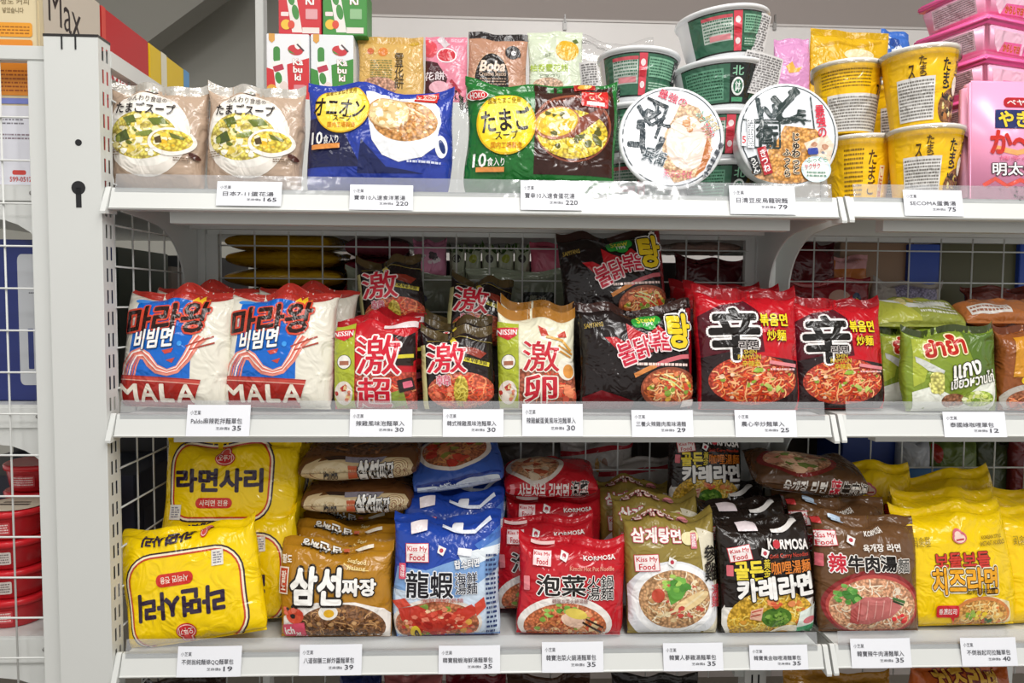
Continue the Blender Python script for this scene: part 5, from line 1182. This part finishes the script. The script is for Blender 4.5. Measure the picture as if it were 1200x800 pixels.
flat_box('drink_box', 'white and green drink box with green bottle picture, lower right of four', 'drink box', 364, 414, 40, 122, YR, .06, '#e6eaec', art_kab('g', 364, 40), bottom=zr, group='boxed drinks')
z_k = at(340, 39, YR)[1]
flat_box('drink_box', 'red drink box stacked above the white and red one', 'drink box', 326, 376, -14, 39, YR+.006, .055, '#cc2430', art_kabback('r', 326, -12), bottom=z_k+.0005, group='boxed drinks')
flat_box('drink_box', 'green drink box stacked above the white and green one', 'drink box', 378, 430, -14, 39, YR+.006, .055, '#3c8c38', art_kabback('g', 378, -12), bottom=z_k+.0005, group='boxed drinks')
def pouch(label, x0, x1, yt, base, art, Y=YR+.02, fin=None, d=.022, cat='snack pouch', deck=None, **k):
    return packet('snack_pouch', label, x0, x1, yt, zr if deck is None else deck, Y, d, base, art, lean=4, cat=cat, fin_mat=fin, group='pouches on the rear riser', pin=.02, fin=.002, ear=0, wr=.0012, body='pouch', **k)
A = Art(); A.part('emblem').e(449, 65, 6, 5.5, '#d8823c').e(434, 64, 4, 4, '#c86a40').part('photo').e(444, 106, 22, 12, M('#c89478', 'mottle')).part('gold_flower').e(486, 53, 6, 3, '#c8a028')
A.part('lettering').t('雪\n花\n餅', 463, 66, 474, 108, '#4a3a20', b=.03); A.micro(434, 74, 460, 96, 8, '#8a8a50', 3, .4)
pouch('golden pouch with vertical characters beside the drink boxes', 419, 497, 45, '#d3ab62', A, fin='#c99f4e')
A = Art(); A.part('strawberry_picture').e(502, 60, 9, 12, '#d8505a', -20).e(523, 69, 12, 9, '#f0e6ea').e(523, 69, 10.5, 7.5, '#c83440').l([(514, 46), (524, 58)], 9, '#d9ccd0').part('dark_panel').p([(495, 74), (512, 78), (524, 96), (520, 112), (495, 116)], '#4a2228').part('lettering').t('花餅', 496, 88, 521, 98, '#f4e8ea', b=.03).part('cake_picture').e(514, 106, 12, 7, '#e8b0bc').l([(528, 98), (540, 112)], 4, '#a83040')
pouch('pink strawberry pouch with dark panel', 497, 547, 45, '#e0879c', A)
A = Art(); A.part('black_arch').e(575, 97, 21, 31, '#c99e7c').e(575, 97, 20, 30, '#221c1a').r(555, 97, 595, 122, '#221c1a').part('lettering').t('Boba', 561, 75, 592, 88, '#ecd6c4', b=.06, sh=.2).t('Creative Snacks', 560, 88, 592, 93, '#d8bca4', b=.02); A.micro(561, 95, 592, 104, 3, '#b89a84', 4, .4).part('seal').e(600, 65, 9, 8, '#2c2828').blobs(600, 65, 9, 8, ['#2c2828'], 8, 4, 3).e(601, 66, 3, 3, '#e6e6e6')
pouch('brown pouch with black top band and black arch lettering', 547, 617, 41, '#b98a70', A, fin='#231c1c')
A = Art(); A.part('citrus_picture').e(663, 63, 14, 12, '#d9a928').p([(669, 50), (674, 48), (677, 53), (672, 55)], '#5a6a34').part('lettering').t('柚香雪花餅', 618, 79, 664, 88, '#a8c03c', b=.04).t('ヒマワリ', 630, 91, 654, 95, '#8a9478', b=.01).part('photo').e(640, 103, 18, 8, M('#c8a488', 'mottle'))
A.t('柚子', 636, 66, 643, 71, '#7a8466', b=.01)
pouch('pale green pouch with yellow citrus picture', 617, 682, 39, '#cfd8c0', A)
pouch('pink pouch peeking left of the yellow pouch behind the cups', 903, 945, 47, '#d696c4', Art().part('star').p([(922, 76), (926, 84), (934, 82), (930, 88), (918, 90), (914, 82)], '#e8b04a'))
A = Art(); A.part('swirl').l([(950, 60), (976, 54), (1000, 58), (1028, 50)], 3, '#c89a14').e(1000, 68, 18, 7, '#e9dcb0')
pouch('shiny yellow pouch behind the soup cups', 944, 1037, 38, '#dcae1c', A, fin='#caa016')
pouch('blue and white pouch right of the yellow pouch', 1028, 1062, 38, '#3f6fc4', Art().part('pattern').blobs(1040, 56, 10, 12, ['#dfe8f4', '#2a4a94'], 12, 4, 3), Y=YR+.05)
packet('snack_pouch', 'clear empty bag slumped behind the bowl pile', 655, 765, 48, zr, YR+.03, .03, WRAP, None, lean=6, cat='clear bag', body='pouch', pin=.06, wr=.004)

# pink noodle trays
PK = '#ec5f9e'
def tray_me(name, w0, d0, w1, d1, h, mat, bev=.006):
    bm = bmesh.new()
    V = [bm.verts.new(p) for p in ((-w0/2, -d0/2, 0), (w0/2, -d0/2, 0), (w0/2, d0/2, 0), (-w0/2, d0/2, 0), (-w1/2, -d1/2, h), (w1/2, -d1/2, h), (w1/2, d1/2, h), (-w1/2, d1/2, h))]
    for f in ((3, 2, 1, 0), (4, 5, 6, 7), (0, 1, 5, 4), (1, 2, 6, 5), (2, 3, 7, 6), (3, 0, 4, 7)): bm.faces.new([V[i] for i in f])
    bmesh.ops.bevel(bm, geom=bm.edges[:], offset=bev, segments=3, affect='EDGES')
    me = bpy.data.meshes.new(name); bm.to_mesh(me); bm.free(); me.materials.append(mat); me.polygons.foreach_set('use_smooth', np.ones(len(me.polygons), dtype=bool)); return me
TW, TD, TH = .158, .118, .047
tb = tray_me('tray', TW*.84, TD*.8, TW*.97, TD*.95, TH*.86, M('#f0a9c6', 'plastic'))
tl = tray_me('lid', TW, TD, TW*.985, TD*.97, TH*.2, M(PK, 'plastic'), .003)
def front_S(zlo, zhi):
    def S(a, b):
        a = np.clip(a, -1, 1); b = np.clip(b, 0, 1); t = (zlo+(zhi-zlo)*b)/(TH*.86); w = TW*(.84+.13*t)/2-.006; return np.stack((a*w, -TD*(.8+.15*t)/2, zlo+(zhi-zlo)*b), -1)
    return with_normals(S)
def left_S(zlo, zhi):
    def S(a, b):
        a = np.clip(a, -1, 1); b = np.clip(b, 0, 1); t = (zlo+(zhi-zlo)*b)/(TH*.86); w = TW*(.84+.13*t)/2; return np.stack((-w, -a*(TD*.4-.004), zlo+(zhi-zlo)*b), -1)
    return with_normals(S)
def tray(label, loc, yaw, seed):
    o = thing('noodle_tray', label, 'noodle tray', loc, 'pink noodle trays'); o.rotation_euler = (0, 0, math.radians(yaw))
    link('tray', tb, o); link('lid', tl, o, (0, 0, TH*.82))
    A = Art(); A.part('pink_label').p([(10, 12), (190, 12), (186, 44), (176, 60), (24, 60), (14, 44)], '#f2c4d8').p([(28, 60), (42, 36), (96, 34), (96, 60)], PK).p([(104, 34), (170, 34), (182, 60), (104, 60)], PK)
    A.part('lettering').t('からしマヨ', 40, 40, 92, 57, '#c8342c', '#f0a04c', .06, b=.05).t('やきそば', 112, 39, 170, 57, '#f2d040', '#2a2c4c', .1, b=.05)
    A.build(o, front_S(.002, TH*.8), lambda x, y: (x/100-1, 1-y/64), L=8)
    A = Art(); A.part('side_label').r(20, 6, 180, 58, '#c9a9b4').part('small_print').micro(26, 10, 174, 54, 8, '#77686c', seed, .5)
    A.build(o, left_S(.004, TH*.78), lambda x, y: (x/100-1, 1-y/64), L=8)
    return o
xt = at(1146, 90, .14)[0]; zt0 = DECK[0]+.002
for k, lb in enumerate(('lowest pink noodle tray of the pile, out of sight behind the standing one', 'next to lowest pink noodle tray of the pile', 'second pink noodle tray of the pile, behind the standing one', 'third pink noodle tray of the pile, just above the standing one', 'fourth pink noodle tray of the pile, with pale side panel', 'topmost pink noodle tray cut by the top of the view')):
    tray(lb, (xt+(.002, -.003, .004, .001, -.004, .002)[k]+.012, .135, zt0+.0513*k), (14, 17, 13, 16, 19, 15)[k], 3+k)
tray('pink noodle tray in the second pile at the right edge, bottom', (xt+.185, .15, zt0), 4, 9); tray('pink noodle tray in the second pile at the right edge, middle', (xt+.187, .15, zt0+.0513), 6, 11); tray('pink noodle tray in the second pile at the right edge, top', (xt+.184, .15, zt0+.1026), 5, 12)
# tray standing on edge, lid to the front
o = thing('noodle_tray', 'pink noodle tray standing on edge with its printed lid facing out', 'noodle tray', (at(1190, 200, .05)[0], .05, DECK[0]+.0035))
xh0, z9 = at(1125, 93, .026); w9 = 2*(at(1190, 150, .026)[0]-at(1125, 150, .026)[0]); h9 = z9-DECK[0]
me9 = tray_me('tray', w9, .03, w9, .02, h9, M('#f6b4d0', 'plastic'), .006); t9 = link('tray', me9, o); 
link('lid', tray_me('lid', w9*1.02, .006, w9*1.015, .006, h9*.995, M('#f5a2c6', 'plastic'), .0025), o, (0, -.017, 0))
A = Art(); A.part('picture').l([(1140, 214), (1154, 206), (1168, 214), (1184, 207), (1204, 214)], 5, '#d8584c').e(1216, 216, 20, 9, '#e8a04c').l([(1152, 170), (1180, 176), (1210, 168)], 6, '#f0a868')
A.part('badge').r(1163, 113, 1216, 124, '#b8242c', 5).t('ペヤング', 1167, 115, 1212, 122, '#f8f0ee', b=.03)
A.part('title').r(1153, 127, 1236, 148, '#2c3468').t('やきそば', 1157, 128, 1234, 147, '#f4d23c', '#1c2040', .04, b=.06)
A.part('lettering').t('か〜ら', 1147, 150, 1225, 178, '#c8342c', b=.07).t('明太七味', 1150, 187, 1224, 202, '#f6f2f2', '#2a2022', .07, b=.05, rot=-1).t('博多の味', 1158, 180, 1210, 185, '#d86a8a', b=.02)
px0, px1 = 1125, 1255
A.build(o, with_normals(lambda a, b: np.stack((np.clip(a, -1, 1)*w9/2, np.full_like(a, -.0201), np.clip(b, 0, 1)*h9), -1)), lambda x, y: ((x-px0)/(px1-px0)*2-1, (231-y)/(231-93)), L=10)
o.rotation_euler = (math.radians(-3), 0, 0)

# ================================================================== left gondola goods
zA = SL[0][1]+.0005; XA = -.10
def long_box(label, y0, y1, ztop, mat, front=None, side=None, cat='box'):
    o = thing('coffee_box', label, cat, (XA, y0, zA), 'coffee boxes on the side shelf'); h = ztop-zA; w = .24; dp = y1-y0-.002
    box('carton', -w, 0, 0, dp, 0, h, M(mat, 'card'), o, .0015)
    if side: side.build(o, with_normals(lambda a, b: np.stack((np.zeros_like(a), np.clip(a, 0, 1)*dp, np.clip(b, 0, 1)*h), -1)), lambda x, y: (x/100, 1-y/100), L=60, base=.0003, step=.00006)
    if front: front.build(o, with_normals(lambda a, b: np.stack((np.clip(a, -2, 0)*.1, np.zeros_like(a), np.clip(b, 0, 1)*h), -1)), lambda x, y: ((x-37)/90, (217-y)/245), L=60, base=.0003, step=.00006)
    return o
Fr = Art(); Fr.part('lettering').t('정도 커피', -4, 17, 27, 24, C('#8a7a58'), b=.02).part('lettering').t('넣었습니다', -2, 27, 21, 33, C('#8a7a58'), b=.02).part('cup_picture').e(2, 2, 14, 9, C('#d8d8da')).e(2, 0, 8, 5, C('#b88a5c'))
Fr.part('orange_panel').r(-20, 43, 30, 58, C('#e39a2c'), 3); Fr.micro(-16, 46, 27, 56, 3, C('#9a5c14'), 3, .4); Fr.part('orange_panel').r(-20, 61, 30, 120, C('#dd8a2a'), 3); Fr.micro(-16, 92, 27, 117, 6, C('#9a4c14'), 5, .4)
Fr.part('violet_tab').r(-20, 123, 28, 129, C('#7a84c8'), 2).part('white_panel').r(-20, 131, 29, 216, C('#dcdde6')); Fr.micro(-14, 144, 18, 152, 2, C('#77757e'), 6, .4); Fr.micro(-14, 160, 26, 168, 2, C('#8a7a84'), 7, .4)
Fr.part('telephone_number').r(4, 200, 19, 205, C('#c8443c'), 2).t('599-0512', 1, 207, 25, 212.5, C('#c8443c'), b=.02).part('box_edge').r(35, -24, 36.2, 216, C('#b8a888'))
Sd = Art(); Sd.part('beige_swirl').p([(8, 0), (100, 0), (100, 100), (20, 100), (10, 60), (6, 20)], C('#cfc4b4')).part('lettering').t('Max', 14, 8, 66, 25, C('#241c1c'), b=.0)
long_box('tall beige coffee box with orange text panels behind the left grid', .04, .186, 1.744, '#d8c8a2', Fr, Sd)
Sd = Art(); Sd.part('lettering').t('Maxim', 14, 26, 92, 40, C('#f2e8e6'), b=.02).part('pale_edge').r(0, 0, 8, 100, C('#d8483c'))
long_box('red coffee box behind the beige one on the side shelf', .188, .337, 1.744, '#c01c22', None, Sd)
Sd = Art(); Sd.part('white_band').r(26, 0, 40, 100, C('#e6e2cc')).part('blue_band').r(84, 0, 100, 100, C('#5a9cd0'))
long_box('yellow coffee box with blue end behind the red one', .339, .5, 1.744, '#e8c414', None, Sd)
zB = SL[1][1]+.0005
o = thing('appliance_box', 'navy box with white rounded panel on the second side shelf', 'box', (-.085, .06, zB), None)
hN = at(20, 262, .06)[1]-zB
box('carton', -.3, 0, 0, .12, 0, hN-.02, M('#1c2a6c', 'card'), o, .0015)
A = Art(); A.part('white_panel').r(40, 18, 130, 180, C('#b9bcc0'), 8).part('product_picture').r(98, 50, 118, 96, C('#4a4c54'), 3)
for k in range(3): A.part('grille').r(56+k*16, 110, 66+k*16, 160, C('#22306c'), 1)
A.micro(60, 64, 84, 67, 1, C('#55565e'), 3)
A.build(o, with_normals(lambda a, b: np.stack((-.09+np.clip(a, 0, 1)*.09, np.zeros_like(a), np.clip(b, 0, 1)*(hN-.02)), -1)), lambda x, y: (x/130, 1-y/200), L=60)
for lb, y0, y1, hh, cc in (('dark green grey carton behind the navy box', .19, .36, .21, '#39413a'), ('grey brown carton deep on the second side shelf', .37, .55, .19, '#5c554e'), ('charcoal carton at the end of the second side shelf', .56, .78, .22, '#34363a')):
    o = thing('stock_or_added_carton', lb, 'carton', (-.085, y0, zB)); box('carton', -.3, 0, 0, y1-y0, 0, hh, M(cc, 'card'), o, .001); box('flap_tape', -.16, -.14, -.0004, y1-y0+.0004, hh-.03, hh+.0004, M('#8a8478', 'paper'), o)
    box('label_patch', -.0002, .0006, .03, .1, .05, .12, M('#8f8a86', 'paper'), o)
zC = SL[2][1]+.0005
tubr, tubh = .042, .0385
tbm = lathe_me('tub', [(0, 0), (tubr*.8, 0), (tubr*.84, .002), (tubr*.95, tubh*.8), (tubr*.95, tubh*.82)], M('#b01c24', 'plastic'), 32)
tlm = lathe_me('lid', [(tubr*.95, tubh*.78), (tubr*1.02, tubh*.79), (tubr*1.03, tubh*.95), (tubr*.99, tubh*.99), (tubr*.9, tubh*.985), (0, tubh*.985)], M('#d2222c', 'plastic'), 32)
def tub(label, x, y, k, sticker):
    o = thing('snack_tub', label, 'tub', (x, y, zC+k*(tubh+.0006)), 'red lidded tubs')
    link('tub', tbm, o); link('lid', tlm, o)
    A = Art(); A.part('side_sticker').r(20, 14, 80, 52, '#d8cfc8' if sticker else '#c8444a', 4); A.micro(24, 18, 76, 48, 4, '#77706c' if sticker else '#f0d8d4', k+3, .5)
    A.build(o, bowl_surf([(tubr*.84+.0006, .002), (tubr*.95+.0006, tubh*.8)], .7), lambda x_, y_: (x_/50-1, 1-y_/64), L=12)
    return o
names = ['lowest', 'second', 'third', 'topmost']
for k in range(4): tub(f'{names[k]} red tub of the left pile on the third side shelf', -.176, .085, k, k in (1, 2))
for k in range(4): tub(f'{names[k]} red tub of the right pile beside the end post', -.2, .178, k, k == 1)
tub('single red tub on a paper label atop the right pile', -.2, .178, 4, False)
o = thing('paper_label', 'oval beige paper label lying on the left tub pile', 'label', (-.172, .085, zC+4*(tubh+.0006)+.0002))
link('sheet', lathe_me('sheet', [(0, 0), (.036, 0), (.036, .0006), (0, .0006)], M('#cfc2ae', 'paper'), 28, False), o); box('print_bar', -.02, .02, -.01, -.004, .0006, .0009, M('#4a4038', 'paper'), o); box('print_bar', -.02, .015, .002, .006, .0006, .0009, M('#4a4038', 'paper'), o)
for lb, y0, y1, hh, cc in (('black blue carton behind the red tubs', .225, .4, .16, '#1c2236'), ('dark grey carton further along the third side shelf', .41, .6, .2, '#2c2b2c')):
    o = thing('stock_or_added_carton', lb, 'carton', (-.085, y0, zC)); box('carton', -.3, 0, 0, y1-y0, 0, hh, M(cc, 'card'), o, .001); box('label_patch', -.0002, .0006, .03, .1, .04, .1, M('#4a4a55', 'paper'), o)

# ================================================================== goods of the rear gondola, seen through the grid
RD = [1.12+.018, .82+.018]
def rear(label, x0, x1, yt, yb, Y, base, lie=False, art=None, cat='snack bag', d=.035, **k):
    if lie:
        return lying('snack_bag', label, x0, x1, yb, Y, d, .16, base, art, None, tilt=2, pin=0, cat=cat, **k)
    return packet('snack_bag', label, x0, x1, yt, None, Y, d, base, art, yb=yb, lean=3, cat=cat, ft=.008, pin=.04, wr=.003, **k)
ya = '#b8901c'
def art_ylet():
    A = Art(); A.part('lettering').t('밥이라면', 60, 26, 150, 52, '#a83a3a', b=.05).e(176, 34, 12, 14, '#b04434'); return A
for k, (yb_, lb) in enumerate(((368, 'yellow bag lying lowest behind the left grid, red lettering'), (345, 'yellow bag lying second from below behind the left grid'), (322, 'yellow bag lying third from below behind the left grid'), (302, 'yellow bag lying topmost behind the left grid'))):
    rear(lb, 256+2*k, 402-4*k, 0, yb_, .33, ya, True, art_ylet() if k == 0 else None, d=.034)
for k, (yb_, lb) in enumerate(((360, 'maroon bag lying lowest beside the yellow pile'), (334, 'maroon bag lying in the middle beside the yellow pile'), (310, 'dusky pink bag lying topmost beside the yellow pile'))):
    rear(lb, 402, 478, 0, yb_, .33, ['#5c1420', '#6a1626', '#7c3a44'][k], True, d=.037)
rear('pale pink pouch behind the grid above the black packets', 484, 524, 282, 330, .34, '#d88aa8', art=Art().part('photo').blobs(504, 304, 14, 8, ['#e8d8dc', '#4a3a40'], 10, 4, 3))
for k in range(5):
    rear(f'{["first", "second", "third", "fourth", "fifth"][k]} green and white sachet of the row behind the grid', 526+k*19, 545+k*19, 288, 335, .36, '#c9d0b4', art=Art().part('green_top').r(526+k*19, 288, 545+k*19, 296, '#4c6a30').part('mark').e(535+k*19, 305, 5, 5, ['#4a4a44', '#a8b040'][k % 2]), d=.02)
rear('bright pink pouch behind the grid left of the tilted black packet', 620, 672, 284, 335, .35, '#e06a84')
rear('grey green bag standing behind the black packets', 404, 545, 318, 372, .30, '#7d8270', art=Art().part('mark').e(495, 352, 8, 5, '#4a4c60'))
rear('grey green bag with dark panel behind the cream packet', 545, 672, 316, 372, .31, '#838a76', art=Art().part('dark_panel').r(612, 344, 650, 364, '#3a3c38', 3).t('醬油', 620, 348, 640, 358, '#b8bca8', b=.02))
rear('dark maroon bag behind the grid right of the tilted black packet', 790, 872, 303, 372, .30, '#4c1018')
rear('beige and pink bag lying on the maroon bag under the shelf', 786, 868, 0, 302, .32, '#b99a8c', True, d=.022)
rear('dark red bag behind the grid beside the middle upright', 905, 978, 283, 345, .33, '#58141a')
rear('orange and pink pouch behind the right grid', 955, 1015, 300, 345, .36, '#c8783c', art=Art().part('pink_top').p([(975, 300), (1015, 300), (1015, 316), (970, 318)], '#d8a0a0'))
def carton(lb, x0, x1, y0, y1, Y, cc, dp=.1, bottom=None):
    o = flat_box('stock_or_added_carton', lb, 'carton', x0, x1, y0, y1, Y, dp, cc, None, bottom=bottom)
    return o
carton('tan cardboard carton behind the right grid', 985, 1072, 284, 365, .39, '#9c7a5c')
carton('bright blue box standing behind the right grid', 1066, 1102, 286, 365, .38, '#2c50b4')
carton('olive green carton behind the right grid', 1104, 1200, 284, 365, .39, '#5c5a3a')
carton('blue carton at the right edge behind the grid', 1196, 1260, 286, 365, .38, '#2c50b4')
rear('red printed bag behind the right grid above the red packets', 912, 1018, 328, 378, .30, '#8c2028', art=Art().part('white_band').r(920, 330, 1010, 334, '#b86a6a').part('picture').e(978, 352, 14, 10, '#c8a090').e(1000, 354, 6, 9, '#2c3c5c'))
rear('pale bag with lavender pattern behind the right grid', 1018, 1102, 330, 378, .30, '#a8a098', art=Art().part('pattern').r(1042, 336, 1094, 366, M('#8a84a0', 'mottle')))
rear('brown bag slumped behind the right grid over the orange packet', 1128, 1215, 336, 378, .29, '#6a2c22')
# lower row, seen through the lower grid
ws = lambda x0, y: Art().part('red_band').p([(x0, y), (x0+100, y-8), (x0+100, y-3), (x0, y+6)], '#b03038').part('picture').e(x0+45, y+16, 4, 8, '#b98a3c').e(x0+53, y+16, 4, 8, '#8a5a3c').e(x0+30, y+18, 4, 4, '#4a4a50')
rear('white bag with red band behind the lower grid, left', 655, 745, 514, 600, .31, '#b8b2ac', art=ws(655, 528))
rear('white bag with red band behind the lower grid, right', 700, 798, 536, 600, .295, '#bcb6b0', art=ws(700, 552))
rear('grey silver bag behind the lower grid above the red packet', 560, 668, 514, 600, .32, '#6c6660', art=Art().part('band').l([(565, 548), (660, 540)], 4, '#7a3034'))
rear('dark grey bag behind the lower grid above the brown packets', 430, 566, 512, 600, .33, '#4e4844')
rear('dark brown bag behind the lower grid beside the yellow packets', 352, 440, 512, 600, .33, '#3e3630')
carton('navy box with white leaflet panel behind the right lower grid', 988, 1052, 508, 620, .37, '#24408c')
rear('white and blue bag behind the right lower grid', 1052, 1092, 512, 560, .36, '#b4b8c0')
carton('mid blue box low behind the right lower grid', 1045, 1112, 549, 620, .34, '#2c6cac')
rear('green and red bag behind the right lower grid', 1090, 1150, 512, 600, .36, '#5c6e30', art=Art().part('mark').e(1098, 530, 5, 12, '#a83028'))
rear('dark green bag behind the right lower grid', 1145, 1200, 512, 600, .37, '#3c4428')
rear('dark red bag at the right end behind the lower grid', 1185, 1250, 512, 620, .35, '#6c2024')
# dark cartons added so the rear gondola reads dark through the grids
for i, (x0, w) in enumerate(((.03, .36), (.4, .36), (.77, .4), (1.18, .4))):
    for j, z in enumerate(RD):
        o = thing('stock_or_added_carton', ['left', 'second', 'third', 'right'][i]+' dark brown stock carton at the far side of the '+['upper', 'lower'][j]+' rear shelf', 'carton', (x0, .5, z+.0005))
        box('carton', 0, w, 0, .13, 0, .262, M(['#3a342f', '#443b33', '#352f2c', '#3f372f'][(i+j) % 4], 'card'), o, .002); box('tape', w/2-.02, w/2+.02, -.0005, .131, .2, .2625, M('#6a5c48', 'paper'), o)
# ================================================================== tops of the row below the bottom shelf
z4 = DECK[3]
for lb, x0, x1, yt, cc, art in (('dark blue packet top below the bottom shelf, second from left', 395, 447, 783, '#1c2450', None), ('red and white packet top below the bottom shelf', 446, 520, 786, '#8a4a48', None), ('dark red packet top below the bottom shelf', 520, 596, 788, '#5c1018', None), ('brown packet top below the bottom shelf, middle', 596, 700, 790, '#3c2416', None), ('dark brown packet top below the bottom shelf, left end', 150, 260, 792, '#3a2c24', None), ('black packet top below the bottom shelf near the upright', 720, 830, 790, '#1c1714', None), ('golden yellow packet top below the shelf joint', 925, 1060, 786, '#96681a', None), ('orange red packet with yellow syllables below the cheese packet', 1075, 1200, 776, '#b0541c', Art().part('lettering').t('치즈라면', 1105, 782, 1180, 806, '#d8a83c', '#6a1c1c', .08, b=.07))):
    packet('noodle_packet', lb, x0, x1, yt, z4, .10, .05, cc, art, lean=5, ft=.012, pin=.03, group='packets under the bottom shelf')
